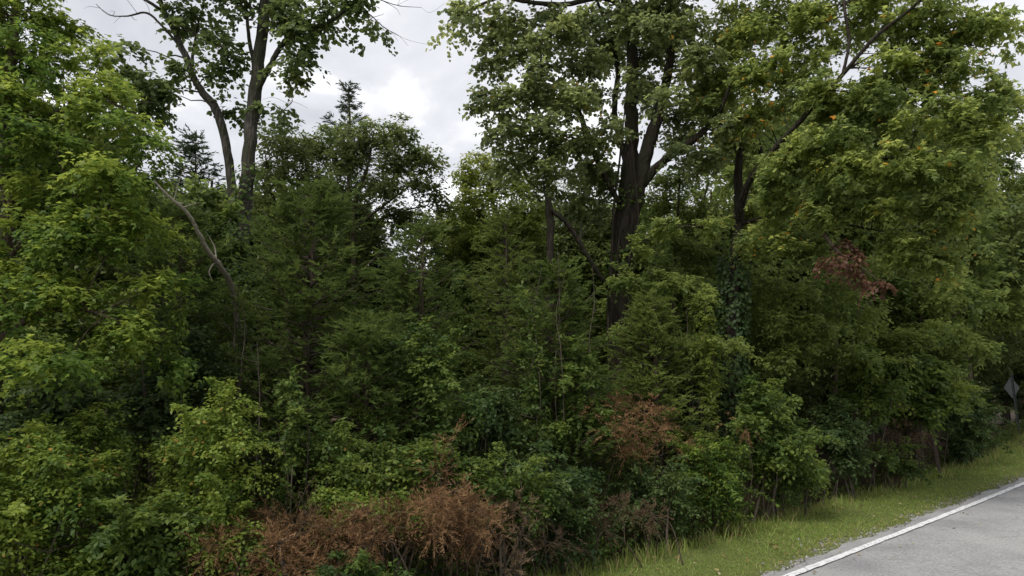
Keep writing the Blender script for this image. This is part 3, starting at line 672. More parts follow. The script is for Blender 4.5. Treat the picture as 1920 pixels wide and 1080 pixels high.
# right tree turning yellow, long diagonal limb
G_tree = rec('gum', tree('turning_tree', 'wide tree with yellow and orange specks and a long diagonal limb above the road verge', [
    ('trunk', [(1362, 1000, 14.6, 24), (1365, 760, 14.6, 22), (1372, 620, 14.6, 19), (1378, 500, 14.6, 17), (1386, 400, 14.6, 16), (1384, 330, 14.7, 13), (1388, 250, 14.9, 9), (1370, 150, 15, 7), (1380, 20, 15, 5), (1390, -200, 15, 3)]),
    ('limb', [(1384, 410, 14.5, 12), (1402, 345, 13.9, 11), (1435, 300, 13.4, 10), (1480, 250, 12.8, 9), (1530, 195, 12.3, 8), (1580, 140, 11.9, 7), (1640, 70, 11.6, 6), (1710, 15, 11.3, 5), (1780, -50, 10.8, 4)]),
    ('limb', [(1580, 140, 11.9, 5), (1592, 80, 12, 5), (1584, 20, 12.0, 5), (1580, -60, 12.8, 3)]),
    ('limb', [(1400, 350, 14.3, 9), (1425, 300, 14.6, 7), (1420, 260, 14.8, 6), (1400, 225, 15, 5)]),
    ('limb', [(1590, 128, 11.85, 4.5), (1660, 95, 12.2, 4), (1740, 80, 11.9, 3), (1830, 85, 11.6, 1.5)]),
    ('limb', [(1460, 275, 13.7, 6), (1560, 290, 12.6, 5), (1680, 300, 11.8, 4), (1800, 320, 11.3, 2)]),
    ('limb', [(1384, 430, 14.6, 7), (1300, 425, 14.2, 5), (1255, 425, 13.9, 3)]),
    ('limb', [(1386, 420, 14.6, 7), (1480, 400, 13.6, 6), (1580, 420, 12.8, 4), (1690, 440, 12.2, 2)])],
    [(1370, 60, 50, 50, 14.6), (1360, 150, 45, 50, 14.4), (1440, 50, 60, 50, 13.6), (1430, 140, 60, 45, 13.6), (1520, 50, 60, 50, 13), (1500, 130, 50, 40, 13), (1330, 200, 35, 25, 14.2), (1430, 215, 45, 30, 13.4), (1510, 200, 55, 45, 12.8), (1620, 40, 50, 45, 12.5), (1610, 200, 60, 50, 12.2), (1560, 260, 60, 40, 12.4), (1690, 130, 60, 50, 11.9),
     (1700, 40, 55, 40, 11.9), (1780, 60, 55, 45, 11.7), (1770, 150, 60, 45, 11.6), (1840, 70, 35, 40, 11.5), (1690, 220, 60, 40, 11.7), (1790, 225, 55, 35, 11.5), (1480, 300, 60, 40, 13), (1580, 330, 65, 40, 12.3), (1690, 310, 60, 40, 11.7), (1790, 310, 55, 40, 11.4), (1460, 380, 55, 40, 13.4), (1560, 400, 60, 40, 12.7), (1660, 400, 60, 40, 12.1), (1750, 400, 50, 40, 11.8),
     (1430, 460, 40, 40, 13.8), (1510, 470, 45, 30, 13.2), (1790, 480, 45, 35, 11.9), (1690, 470, 45, 30, 12.2), (1260, 430, 25, 15, 13.9), (1330, 420, 22, 20, 14.3), (1400, 260, 45, 40, 15.2), (1450, 330, 45, 35, 15), (1840, 180, 45, 35, 11.6), (1840, 260, 50, 40, 11.8), (1830, 360, 45, 40, 12), (1400, 400, 40, 30, 15.2), (1730, 480, 40, 30, 12), (1870, 60, 30, 25, 11.4), (1460, -70, 110, 60, 13.6), (1640, -70, 110, 60, 12.4), (1800, -60, 100, 50, 11.6), (1550, -200, 260, 80, 13)],
    M['gum'], 'maple', 104, wk=.6, sub=.27, dens=1.06, n_sp=7, bark='bark_dark', twigs=4, per=5, tlen=.27, llen=.105, droop=.35, flat=.8, upw=.7, tintrange=(.25, .75), turned=.007))
# ivy sleeve on its trunk
g = rngs(77); lv = Leaves('round')
n = 2600; u = g.random(n) ** .9; a = g.uniform(0, 6.28, n)
pyy = 900 - u * 420; C = np.array([at(1366 + (900 - b) * .028, b, 14.6) for b in pyy]); rr = .27 + .09 * g.random(n)
d = np.stack([np.cos(a), np.sin(a), 0 * a], -1); C = C + d * rr[:, None]
ax = norm(np.stack([g.normal(size=n) * .5, g.normal(size=n) * .5, -np.ones(n)], -1) + d * .4)
lv.add(C, ax, d + g.normal(size=(n, 3)) * .35 + UP * .3, .085 * g.uniform(.6, 1.3, n), np.clip(.35 + g.normal(size=n) * .15, 0, .85))
lv.build('ivy', M['shrub_dark'], G_tree)

def trunk_vine(root, name, pts, n, rad, mat, seed, llen=.085, ragged=.3):
    g = rngs(seed); lv = Leaves('round5'); P = np.array([at(*p) for p in pts]); u = g.random(n) * (len(P) - 1)
    i = np.minimum(u.astype(int), len(P) - 2); f = (u - i)[:, None]; C = P[i] * (1 - f) + P[i + 1] * f
    a = g.normal(size=n) * 1.1 - math.pi / 2 + .8 * np.sin(u * 2.3); d = np.stack([np.cos(a), np.sin(a), 0 * a], -1)
    keep = noise3(C * np.array([1, 1, 2.5]), 1.6, seed) + ragged > 0
    C = C + d * (rad * g.uniform(.9, 1.7, n))[:, None]
    ax = norm(np.stack([g.normal(size=n) * .6, g.normal(size=n) * .6, -np.ones(n) * .8], -1) + d * .5)
    N = d + g.normal(size=(n, 3)) * .4 + UP * .4; L = llen * g.uniform(.5, 1.3, n); T = np.clip(.45 + g.normal(size=n) * .2, 0, .85)
    lv.add(C[keep], ax[keep], N[keep], L[keep], T[keep]); return lv.build(name, mat, root)
trunk_vine(F_tree, 'vine_leaves', [(1160, 800, 15), (1163, 560, 15), (1168, 450, 15), (1180, 370, 15), (1186, 250, 15), (1184, 150, 15)], 1500, .27, M['shrub'], 78, .09, .0)
trunk_vine(B_tree, 'vine_leaves', [(450, 700, 12.5), (452, 520, 12.5), (456, 420, 12.5), (466, 310, 12.5)], 700, .16, M['shrub'], 79, .08, .05)

# ------------------------------------------------------------------ middle-distance trees
rec('oak', tree('oak_tree', 'dark open-crowned tree with sky showing through, beside the cedar spire', [
    ('trunk', [(668, 900, 17, 12), (664, 600, 17, 10), (662, 450, 17, 7), (665, 380, 17, 6), (690, 310, 17, 4), (700, 250, 17, 2)]),
    ('limb', [(664, 430, 17, 5), (700, 400, 16.8, 4), (740, 370, 16.6, 3), (790, 330, 16.5, 2)]),
    ('limb', [(663, 420, 17, 5), (640, 370, 17.2, 3.5), (610, 310, 17.3, 2)]),
    ('limb', [(700, 460, 17.4, 5), (705, 420, 17.4, 4), (740, 400, 17.4, 3), (800, 385, 17.3, 2)])],
    [(690, 255, 45, 22, 17), (745, 258, 50, 25, 16.8), (790, 295, 35, 32, 16.6), (735, 305, 55, 28, 16.7), (660, 300, 40, 35, 17), (605, 300, 45, 40, 17.2), (800, 350, 25, 28, 16.6), (750, 360, 45, 22, 16.6), (815, 395, 20, 14, 17), (640, 360, 40, 30, 17), (700, 360, 25, 20, 17.5), (740, 410, 45, 18, 17.4), (780, 435, 25, 12, 17.4), (690, 440, 30, 14, 17.4), (625, 260, 22, 20, 17.2)],
    M['oak'], 'oval', 111, wk=.6, sub=.32, dens=1.15, n_sp=7, twigs=4, per=5, tlen=.30, llen=.105, droop=.3, bark='bark_brown'))
rec('mid', tree('elm_tree', 'green tree between the grey double trunks and the cedar spire', [
    ('trunk', [(540, 900, 15.5, 12), (538, 600, 15.5, 10), (535, 420, 15.5, 7), (530, 300, 15.5, 4)]),
    ('limb', [(537, 430, 15.5, 5), (580, 360, 15.3, 4), (600, 310, 15.2, 2)]), ('limb', [(536, 420, 15.5, 5), (505, 350, 15.3, 4), (498, 290, 15.2, 2)])],
    [(525, 250, 28, 28, 15.4), (505, 295, 40, 35, 15.3), (560, 290, 45, 38, 15.3), (535, 350, 60, 35, 15.2), (590, 360, 40, 35, 15.2), (500, 400, 45, 35, 15.2), (560, 420, 60, 35, 15.2), (625, 420, 40, 30, 15.4)],
    M['oak'], 'oval', 112, wk=.6, sub=.32, dens=1.2, n_sp=8, twigs=4, per=5, tlen=.28, llen=.09, droop=.3, tintrange=(.35, .8)))
rec('mid', tree('elm_tree', 'yellow-green tree under the open sky gap, left of the forked trunk', [
    ('trunk', [(930, 900, 18, 12), (930, 560, 18, 9), (928, 430, 18, 6), (920, 330, 18, 3)]), ('limb', [(929, 450, 18, 5), (980, 380, 17.8, 3)]), ('limb', [(929, 450, 18, 5), (880, 380, 17.8, 3)])],
    [(915, 310, 38, 26, 18), (875, 335, 28, 28, 18), (955, 345, 40, 30, 17.8), (905, 375, 45, 30, 17.8), (985, 390, 45, 30, 17.7), (870, 405, 30, 30, 17.9), (930, 430, 55, 30, 17.6), (990, 440, 40, 28, 17.6), (880, 455, 35, 18, 18)],
    M['lime'], 'oval', 113, wk=.6, sub=.33, dens=1.3, n_sp=8, twigs=4, per=5, tlen=.28, llen=.10, droop=.3, tintrange=(.3, .8)))
rec('mid', tree('thin_tree', 'thin pale-stemmed tree close behind the forked trunk, small sparse leaves', [
    ('trunk', [(1075, 900, 20, 7), (1080, 560, 20, 6), (1090, 430, 20, 5), (1085, 340, 20, 3)]), ('limb', [(1086, 470, 20, 4), (1050, 400, 20, 3), (1040, 340, 20, 2)]), ('limb', [(1088, 450, 20, 4), (1120, 390, 20, 3), (1125, 340, 20, 2)])],
    [(1060, 350, 35, 25, 20), (1110, 350, 35, 25, 20), (1070, 410, 45, 25, 20), (1125, 420, 35, 25, 20), (1060, 470, 50, 25, 20), (1120, 490, 40, 30, 20)],
    M['oak'], 'oval', 114, wk=.6, sub=.36, dens=1.0, n_sp=6, twigs=4, per=5, tlen=.3, llen=.08, droop=.3, bark='bark_grey', tintrange=(.4, .8)))
rec('mid', tree('young_tree', 'leafy young tree in the gap between the forked trunk and the ivy trunk', [
    ('trunk', [(1265, 900, 18, 9), (1262, 600, 18, 7), (1270, 430, 18, 5), (1275, 330, 18, 3)]), ('limb', [(1266, 480, 18, 4), (1310, 400, 18, 3), (1330, 340, 18, 2)])],
    [(1245, 330, 30, 30, 18), (1290, 350, 40, 30, 18), (1240, 390, 40, 30, 18), (1320, 400, 40, 35, 18), (1260, 450, 55, 35, 17.6), (1330, 480, 40, 40, 17.4), (1240, 510, 45, 35, 17), (1310, 540, 50, 35, 16.8), (1450, 330, 40, 40, 18.5), (1460, 430, 50, 40, 18)],
    M['far'], 'oval', 115, wk=.6, sub=.34, dens=1.15, n_sp=8, twigs=4, per=5, tlen=.28, llen=.10, droop=.3, tintrange=(.35, .85)))
rec('mid', tree('broadleaf_tree', 'dense mid-green tree under the diagonal limb, right of the ivy trunk', [
    ('trunk', [(1560, 900, 17, 10), (1565, 700, 17, 8), (1570, 560, 17, 6), (1580, 480, 17, 3)]), ('limb', [(1566, 640, 17, 5), (1500, 570, 16.8, 3)]), ('limb', [(1568, 620, 17, 5), (1640, 560, 16.8, 3)])],
    [(1450, 540, 55, 40, 15.2), (1530, 540, 60, 40, 15.5), (1430, 610, 50, 40, 15), (1520, 620, 70, 40, 15.2), (1600, 590, 60, 40, 16), (1470, 670, 55, 35, 14.8), (1570, 670, 55, 30, 15.2), (1620, 500, 60, 40, 17)],
    M['far'], 'oval', 116, wk=.6, sub=.33, dens=1.0, n_sp=9, twigs=4, per=5, tlen=.28, llen=.10, droop=.4, tintrange=(.3, .88)))
rec('mid', tree('broadleaf_tree', 'bushy tree with drooping lighter boughs above the dark rusty post', [
    ('trunk', [(1720, 900, 19.5, 11), (1722, 700, 19.5, 9), (1725, 580, 19.5, 7), (1730, 480, 19.5, 4)]), ('limb', [(1722, 680, 19.5, 5), (1660, 620, 19, 3)]), ('limb', [(1724, 640, 19.5, 5), (1790, 590, 19, 3)])],
    [(1680, 540, 50, 40, 18.6), (1740, 560, 55, 40, 18.6), (1640, 620, 50, 35, 18.2), (1710, 640, 60, 35, 18), (1790, 620, 50, 40, 18.6), (1830, 650, 35, 30, 19), (1660, 690, 45, 30, 17.6), (1740, 700, 60, 25, 17.8), (1800, 560, 50, 40, 19.5), (1780, 735, 35, 15, 18.2)],
    M['far'], 'oval', 117, wk=.6, sub=.36, dens=1.0, n_sp=9, twigs=4, per=5, tlen=.30, llen=.11, droop=.4, tintrange=(.35, .85)))
rec('mid', tree('roadside_tree', 'hazy green tree at the right edge, rising behind the road sign', [
    ('trunk', [(1935, 800, 24, 13), (1935, 600, 24, 11), (1930, 400, 24, 8), (1925, 250, 24, 5), (1930, 170, 24, 3)]), ('limb', [(1932, 450, 24, 6), (1860, 360, 23.5, 4), (1830, 300, 23.3, 2)]), ('limb', [(1932, 520, 24, 6), (1860, 470, 23.5, 4), (1820, 440, 23.3, 2)])],
    [(1900, 190, 40, 30, 23.5), (1870, 230, 40, 35, 23.3), (1930, 260, 45, 40, 23.5), (1850, 300, 50, 35, 23.2), (1910, 340, 50, 35, 23), (1840, 390, 50, 40, 23), (1900, 430, 50, 40, 22.8), (1850, 480, 55, 40, 22.5), (1905, 530, 50, 45, 22.5), (1850, 570, 50, 40, 22.3), (1890, 590, 40, 35, 22.5), (1960, 450, 50, 120, 23)],
    M['far'], 'oval', 118, wk=.6, sub=.42, dens=1.0, n_sp=9, twigs=4, per=5, tlen=.34, llen=.13, droop=.35, tintrange=(.45, .88)))

# ------------------------------------------------------------------ cedars
rec('cedar', cedar('cedar', 'dark cedar with a pointed spire against the sky', 655, 158, 19, 1.7, M['cedar_grey'], 201, n_br=240, per=11, power=.66, spread_up=.5, low=.25, wd=.028, seg=.11))
rec('cedar', cedar('cedar', 'grey-green cedar top behind the double grey trunks', 366, 262, 17, 1.7, M['cedar_grey'], 202, n_br=160, per=12, power=.5, low=.4, wd=.028, seg=.11))
rec('cedar', cedar('cedar', 'broad dark feathery cedar in front of the grey double trunks', 585, 345, 9.6, 1.75, M['cedar'], 203, n_br=300, per=15, power=.55, low=.05))
rec('cedar', cedar('cedar', 'olive feathery cedar right of the broad dark one, below the sky gap', 790, 425, 12, 1.6, M['cedar'], 204, n_br=230, per=13, power=.6))
rec('cedar', cedar('cedar', 'soft olive cedar between the sky gap and the forked trunk', 950, 395, 13.5, 1.6, M['cedar_olive'], 205, n_br=230, per=12, power=.62, wd=.024))
rec('cedar', cedar('cedar', 'dark cedar in deep shade below the bare crooked branch', 1035, 500, 11.5, 1.5, M['cedar'], 206, n_br=240, per=13, power=.55))
rec('cedar', cedar('cedar', 'olive cedar at the foot of the forked trunk', 1225, 560, 13, 1.3, M['cedar_olive'], 207, n_br=200, per=12, power=.55, wd=.024))
rec('cedar', cedar('cedar', 'dark cedar half hidden behind the layered bright boughs', 340, 400, 9.5, 1.4, M['cedar'], 208, n_br=180, per=12, power=.6))
rec('cedar', cedar('cedar', 'low dark cedar between the broad cedar and the brambles', 690, 600, 8.8, 1.1, M['cedar'], 209, n_br=170, per=12, power=.5))

# ------------------------------------------------------------------ shrubs
SH = [
 # name, label, px, top, bottom, halfwidth, Y, material, leaf, options
 ('bramble', 'light bramble thicket in the lower left corner', 70, 800, 1200, 170, 6.2, 'bramble', 'oval', dict(llen=.052, sub=.18, n_sp=12, dens=1.1, turned=.012, tintrange=(.35, .85))),
 ('bramble', 'yellow-green arching brambles left of the dead brown brush', 390, 720, 1000, 120, 7.0, 'bramble', 'oval', dict(llen=.05, sub=.18, n_sp=11, dens=1.0, turned=.014, tintrange=(.4, .88))),
 ('bramble', 'darker bramble mass between the two light ones at lower left', 255, 860, 1200, 130, 6.5, 'shrub', 'oval', dict(llen=.065, sub=.2, n_sp=10)),
 ('bramble', 'small pale-leaved tangle just below the lowest maple boughs', 190, 745, 900, 75, 7.0, 'bramble', 'oval', dict(llen=.045, sub=.16, n_sp=9, tintrange=(.3, .8))),
 ('bramble', 'low yellowish bramble at the left end of the dead brush', 420, 930, 1060, 80, 6.6, 'bramble', 'oval', dict(llen=.045, sub=.15, n_sp=9, tintrange=(.35, .88), turned=.02)),
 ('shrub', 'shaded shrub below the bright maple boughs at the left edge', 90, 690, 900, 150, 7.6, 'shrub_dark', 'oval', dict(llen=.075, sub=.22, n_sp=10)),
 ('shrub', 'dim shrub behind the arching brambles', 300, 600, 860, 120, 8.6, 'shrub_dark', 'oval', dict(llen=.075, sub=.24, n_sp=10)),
 ('shrub', 'leafy green shrub under the broad cedar, above the dead brush', 590, 780, 960, 110, 7.9, 'shrub', 'oval', dict(llen=.06, sub=.2, n_sp=8, tintrange=(.3, .8), turned=.008)),
 ('shrub', 'grey-green shrub with a light top right of the broad cedar', 790, 620, 860, 120, 9.0, 'shrub', 'oval', dict(llen=.07, sub=.23, n_sp=9, tintrange=(.15, .6))),
 ('shrub', 'bright-tipped shrub standing over the reddest dead brush', 760, 790, 940, 110, 8.2, 'shrub', 'oval', dict(llen=.065, sub=.2, n_sp=8, tintrange=(.3, .75), turned=.01)),
 ('vine', 'low light-green vine running along the top of the dead brush', 690, 905, 985, 110, 7.4, 'bramble', 'oval', dict(llen=.05, sub=.14, n_sp=8, tintrange=(.45, .85), depth=.35)),
 ('shrub', 'low dark leafy shrub in front of the dead brush at the bottom', 690, 1020, 1130, 90, 6.7, 'shrub', 'oval', dict(llen=.05, sub=.15, n_sp=8, tintrange=(.1, .5), depth=.3)),
 ('shrub', 'rounded green shrub just right of the dead brush pile', 950, 860, 1010, 75, 8.4, 'shrub', 'oval', dict(llen=.06, sub=.2, n_sp=9, tintrange=(.25, .7))),
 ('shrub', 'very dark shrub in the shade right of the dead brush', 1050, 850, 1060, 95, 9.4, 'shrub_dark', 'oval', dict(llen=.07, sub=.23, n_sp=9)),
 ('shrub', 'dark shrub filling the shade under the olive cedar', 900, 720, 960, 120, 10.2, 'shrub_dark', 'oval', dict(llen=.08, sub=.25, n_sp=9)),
 ('shrub', 'mid-green shrub below the bare crooked branch', 1070, 650, 850, 90, 11.0, 'shrub', 'oval', dict(llen=.08, sub=.25, n_sp=8, tintrange=(.2, .65))),
 ('sapling', 'slender light sapling beside the forked trunk', 1205, 470, 720, 75, 13.6, 'far', 'oval', dict(llen=.085, sub=.26, n_sp=7, dens=.95, tintrange=(.3, .8))),
 ('sapling', 'light yellowish sapling just left of the ivy-covered trunk', 1300, 490, 740, 70, 13.5, 'far', 'oval', dict(llen=.09, sub=.26, n_sp=6, dens=.75, tintrange=(.35, .85))),
 ('shrub', 'mid-green shrub spreading at the foot of the ivy-covered trunk', 1420, 720, 900, 110, 12.6, 'shrub', 'oval', dict(llen=.085, sub=.26, n_sp=9, tintrange=(.25, .7))),
 ('shrub', 'low yellowish shrub at the edge of the verge below the ivy trunk', 1320, 800, 985, 75, 11.6, 'bramble', 'oval', dict(llen=.065, sub=.22, n_sp=8, tintrange=(.2, .65), turned=.02)),
 ('shrub', 'dense green shrub at the grass edge, right of the yellowish one', 1450, 790, 940, 85, 12.9, 'shrub', 'oval', dict(llen=.075, sub=.24, n_sp=9, tintrange=(.15, .55))),
 ('shrub', 'blackish-green shrub against the grass between two lighter shrubs', 1560, 760, 905, 80, 14.6, 'shrub_dark', 'oval', dict(llen=.09, sub=.28, n_sp=9)),
 ('shrub', 'low green shrub at the grass edge in front of the grey-brown brush', 1655, 822, 905, 48, 15.6, 'shrub', 'oval', dict(llen=.075, sub=.24, n_sp=7, tintrange=(.2, .6))),
 ('shrub', 'pale-leaved shrub hanging over the darkest gap of the wood edge', 1620, 640, 790, 80, 15.8, 'shrub', 'oval', dict(llen=.10, sub=.28, n_sp=9, tintrange=(.35, .8))),
 ('shrub', 'long-leaved bush with drooping tips left of the rusty post', 1710, 660, 790, 95, 17.4, 'shrub', 'oak', dict(llen=.16, sub=.30, n_sp=9, tintrange=(.35, .85))),
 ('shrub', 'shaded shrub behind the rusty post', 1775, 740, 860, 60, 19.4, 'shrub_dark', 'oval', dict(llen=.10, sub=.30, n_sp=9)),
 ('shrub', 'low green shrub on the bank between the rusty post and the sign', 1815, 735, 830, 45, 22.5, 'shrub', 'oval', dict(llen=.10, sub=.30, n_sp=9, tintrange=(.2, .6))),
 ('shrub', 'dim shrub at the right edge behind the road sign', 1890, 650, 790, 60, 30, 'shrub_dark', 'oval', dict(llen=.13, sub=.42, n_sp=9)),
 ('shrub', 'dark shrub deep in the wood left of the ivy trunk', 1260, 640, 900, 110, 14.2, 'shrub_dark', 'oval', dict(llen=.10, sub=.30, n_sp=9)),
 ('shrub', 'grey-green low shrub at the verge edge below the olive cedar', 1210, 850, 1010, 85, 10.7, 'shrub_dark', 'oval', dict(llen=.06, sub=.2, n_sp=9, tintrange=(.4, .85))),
 ('shrub', 'dark leafy shrub showing between the cedars below the sky gap', 860, 500, 760, 90, 14.5, 'shrub', 'oval', dict(llen=.09, sub=.30, n_sp=9, tintrange=(.2, .7))),
 ('shrub', 'dark shrub behind the pale crooked limb', 380, 380, 640, 110, 11.2, 'shrub', 'oval', dict(llen=.085, sub=.27, n_sp=9, tintrange=(.15, .55))),
]
for i, (nm, lab, px, a, b, hw, Y, m, tp, kw) in enumerate(SH):
    base = dict(twigs=4, per=5, tlen=.20, droop=.35); base.update(kw)
    if tp == 'oak': base['droop'] = .6
    rec('shrub', shrub(nm, lab, px, a, b, hw, Y, M[m], tp, 300 + i, cat='bramble' if nm == 'bramble' else ('vine' if nm == 'vine' else ('sapling' if nm == 'sapling' else 'shrub')), **base))

# ------------------------------------------------------------------ dead brown brush
def dead_brush(name, label, blobs, seed, mat, px, Y, dens=1.0, sub=.2, n_sp=16, wd=.011, seg=.07, droop=.5, cat='dead brush', dirb=(-.3, -.2, -.35), tr=(.1, .8)):
    rng = rngs(seed); b = at(px, 700, Y); b[2] = gz(b); root = thing(name, label, cat, b)
    C = blob_clumps(blobs, rng, sub, dens)
    for c in C: c[2] = max(c[2], gz(c) + .06)
    tb = Tubes(); N, R = [], []
    for i in range(7):
        t = C[rng.integers(len(C))]; s0 = np.array([t[0] + rng.normal() * .3, t[1] + .3 + rng.normal() * .2, 0]); s0[2] = gz(s0) - .04
        P = smooth_path([s0, (s0 + t) / 2 + rng.normal(size=3) * .08 + UP * .1, t], 5); r = np.linspace(.012, .005, len(P)); tb.add(P, r, 5); N.append(P); R.append(r)
    connect(tb, np.concatenate(N), np.concatenate(R), C, rng, rmin=.004, sides=4)
    for i in range(len(C)):                      # bare broken twig ends
        a = C[i]; d = norm(rng.normal(size=3) + np.array([0, -.3, .5])); L = rng.uniform(.12, .4)
        tb.add(np.array([a, a + d * L * .5 + rng.normal(size=3) * .03, a + d * L]), np.array([.0035, .0028, .0015]), 4)
    tagk(tb.build('branches', M['bark_brown'], root))
    lv = Leaves('needle')
    for c in C:
        k = int(n_sp * rng.uniform(.5, 1.4)); d = norm(rng.normal(size=(k, 3)) + np.array(dirb) + UP * .15)
        needle_spray(lv, c + d * sub * rng.uniform(.1, .9, (k, 1)), norm(d + np.array(dirb) + rng.normal(size=(k, 3)) * .3), rng, 14, .22, seg, wd, np.clip(rng.uniform(*tr) + .12 * rng.normal(size=k), 0, .88), droop)
    lv.build('foliage', mat, root)
    return root, lv.count()
rec('dead', dead_brush('dead_brush', 'rust-brown dead cedar brush piled along the bottom of the wood edge', [
    (470, 985, 50, 24, 6.9), (555, 1000, 45, 18, 6.9), (625, 985, 50, 20, 7.0), (700, 965, 50, 18, 7.1), (770, 958, 45, 20, 7.2), (830, 935, 45, 22, 7.3), (868, 950, 30, 22, 7.4), (430, 1020, 40, 20, 6.6), (700, 1005, 60, 14, 7.0), (820, 985, 50, 20, 7.3),
    (500, 1045, 70, 20, 6.8), (600, 1060, 60, 14, 6.8), (900, 1000, 45, 35, 7.5)], 401, M['dead'], 650, 7.0, dens=1.2, sub=.13, n_sp=17, wd=.0085, seg=.05, tr=(.0, .88), droop=.3, dirb=(-.1, -.25, .05)))
rec('dead', dead_brush('dead_brush', 'grey-brown bare twigs tangled through the left end of the rust-brown pile', [(480, 1020, 60, 25, 6.8), (580, 975, 60, 18, 7.0), (690, 985, 50, 16, 7.0)], 409, M['dead_grey'], 540, 6.9, dens=.9, sub=.14, n_sp=7, wd=.007, seg=.045, dirb=(0, -.1, .4), droop=.1))
rec('dead', dead_brush('dead_brush', 'upright rusty dead twigs rising above the end of the brush pile', [(820, 880, 30, 30, 8.0), (835, 830, 22, 25, 8.1)], 402, M['dead'], 825, 8.0, dens=.6, sub=.16, n_sp=9, dirb=(0, 0, .4), droop=.1))
rec('dead', dead_brush('dead_brush', 'grey-brown dead tangle at the verge corner, right of the rust-brown pile', [(960, 960, 55, 40, 8.0), (930, 1030, 90, 40, 7.6), (1040, 1020, 50, 30, 8.4)], 403, M['dead_grey'], 960, 8.0, dens=.7, sub=.18, n_sp=11, dirb=(0, 0, .1)))
rec('dead', dead_brush('dead_brush', 'low brown dead brush at the grass edge below the reddish dead cedar', [(1140, 960, 55, 30, 9.9), (1210, 965, 50, 30, 10.2), (1110, 1000, 50, 20, 9.5)], 404, M['dead_grey'], 1160, 10, dens=.7, sub=.19, n_sp=11, dirb=(0, 0, .2)))
rec('dead', dead_brush('dead_brush', 'reddish-brown dead cedar hanging over the dark gap in the middle', [(1140, 795, 50, 35, 10.7), (1215, 805, 50, 40, 10.8), (1180, 765, 50, 20, 10.9), (1190, 845, 50, 20, 10.7)], 405, M['dead'], 1185, 11.2, dens=.95, sub=.2, n_sp=12, dirb=(0, -.1, .1), tr=(.15, .8)))
rec('dead', dead_brush('dead_brush', 'small orange-brown dead patch in the shrub below the ivy trunk', [(1370, 800, 25, 14, 12.1), (1310, 830, 14, 12, 11.6)], 406, M['dead'], 1360, 12.2, dens=.8, sub=.2, n_sp=9))
rec('dead', dead_brush('dead_brush', 'brown dead brush beside the grass left of the rusty post', [(1660, 830, 45, 30, 16.4), (1700, 800, 35, 30, 17), (1650, 870, 30, 18, 16)], 407, M['dead_grey'], 1670, 16.8, dens=.7, sub=.26, n_sp=11, seg=.1, wd=.018))
# reddish withered leaves hanging from a bough on the right
rec('dead', tree('withered_bough', 'cluster of withered red-brown leaves hanging below the yellowing tree', [
    ('branch', [(1545, 440, 12.6, 4), (1570, 470, 12.3, 3), (1600, 490, 12.1, 2), (1640, 520, 12, 1)])],
    [(1570, 480, 30, 20, 12.2), (1605, 470, 30, 18, 12.1), (1590, 510, 35, 15, 12.1), (1635, 530, 25, 10, 12)], M['redleaf'], 'oval', 408, sub=.2, dens=.4, n_sp=4, twigs=3, per=5, tlen=.2, llen=.11, droop=.8, cat='branch'))

# ------------------------------------------------------------------ bare stems and limbs
def stem(name, label, path, mat, sides=8, twigs=0, seed=0, cat='branch', group=None):
    P = np.array([at(a, b, Y) for a, b, Y, r in path]); rad = np.array([r * Y / FPX for a, b, Y, r in path])
    Q = smooth_path(np.c_[P, rad], 6); tb = Tubes(); g = rngs(seed)
    tb.add(Q[:, :3] + g.normal(size=(len(Q), 3)) * Q[:, 3:4] * .12, np.maximum(Q[:, 3], .003), sides, .04, seed)
    for i in range(twigs):
        j = g.integers(len(Q) // 4, len(Q) - 1); a = Q[j, :3]; d = norm(g.normal(size=3) + UP * .6); L = g.uniform(.15, .5)
        tb.add(smooth_path([a, a + d * L * .5 + g.normal(size=3) * .03, a + d * L], 3), np.linspace(Q[j, 3] * .5, .002, 7), 4)
    o = tb.build(name, mat); tag(o, label, cat, group); return o
stem('dead_limb', 'pale bare crooked limb curving up out of the shrubs at left', [(450, 640, 9.8, 6), (436, 545, 9.4, 5.5), (412, 498, 8.6, 5), (393, 475, 8.0, 4.6), (374, 440, 7.5, 4), (352, 400, 7.1, 3.4), (320, 372, 6.8, 2.8), (288, 338, 6.6, 1.5)], M['bark_pale'], twigs=5, seed=51)
stem('dead_snag', 'short dead grey snag standing where the crooked branch bends', [(1030, 760, 13.9, 8), (1028, 560, 13.9, 7.5), (1032, 470, 13.9, 7), (1030, 400, 13.85, 8), (1026, 370, 13.8, 5)], M['bark_dark'], twigs=3, seed=52, cat='snag')
stem('bare_stem', 'pale broken stem sticking out of the bottom of the dead brush', [(548, 1130, 6.6, 5), (535, 1075, 6.6, 4.5), (527, 1045, 6.65, 4), (520, 1015, 6.7, 2.5)], M['bark_grey'], seed=53, cat='stem')
for i, (px, a, b, Y) in enumerate([(452, 690, 560, 8.8), (446, 720, 540, 8.9), (480, 880, 640, 7.8), (540, 900, 760, 7.6)]):
    stem('bare_stem', 'thin bare upright stem in the shade below the double-trunk tree', [(px - 9, a + 120, Y, 1.6), (px, a, Y, 1.5), (px + 7 * (-1) ** i, (a + b) / 2, Y + .2, 1.2), (px + 2, b, Y + .1, .6)], M['twig'], 5, 6, 60 + i, 'stem', 'thin bare stems below the double-trunk tree')
for i, (px, a, b, Y) in enumerate([(1010, 680, 500, 10.6), (1040, 700, 470, 10.8), (1052, 660, 520, 10.7), (1105, 640, 500, 11)]):
    stem('bare_stem', 'thin grey hanging stem in front of the dark cedar in the middle', [(px + 6, a + 130, Y, .9), (px, a, Y, .9), (px - 9 * (-1) ** i, (a + b) / 2, Y + .2, 1.0), (px + 6, b, Y, .5)], M['twig'], 5, 6, 70 + i, 'stem', 'thin grey stems in front of the dark middle cedar')

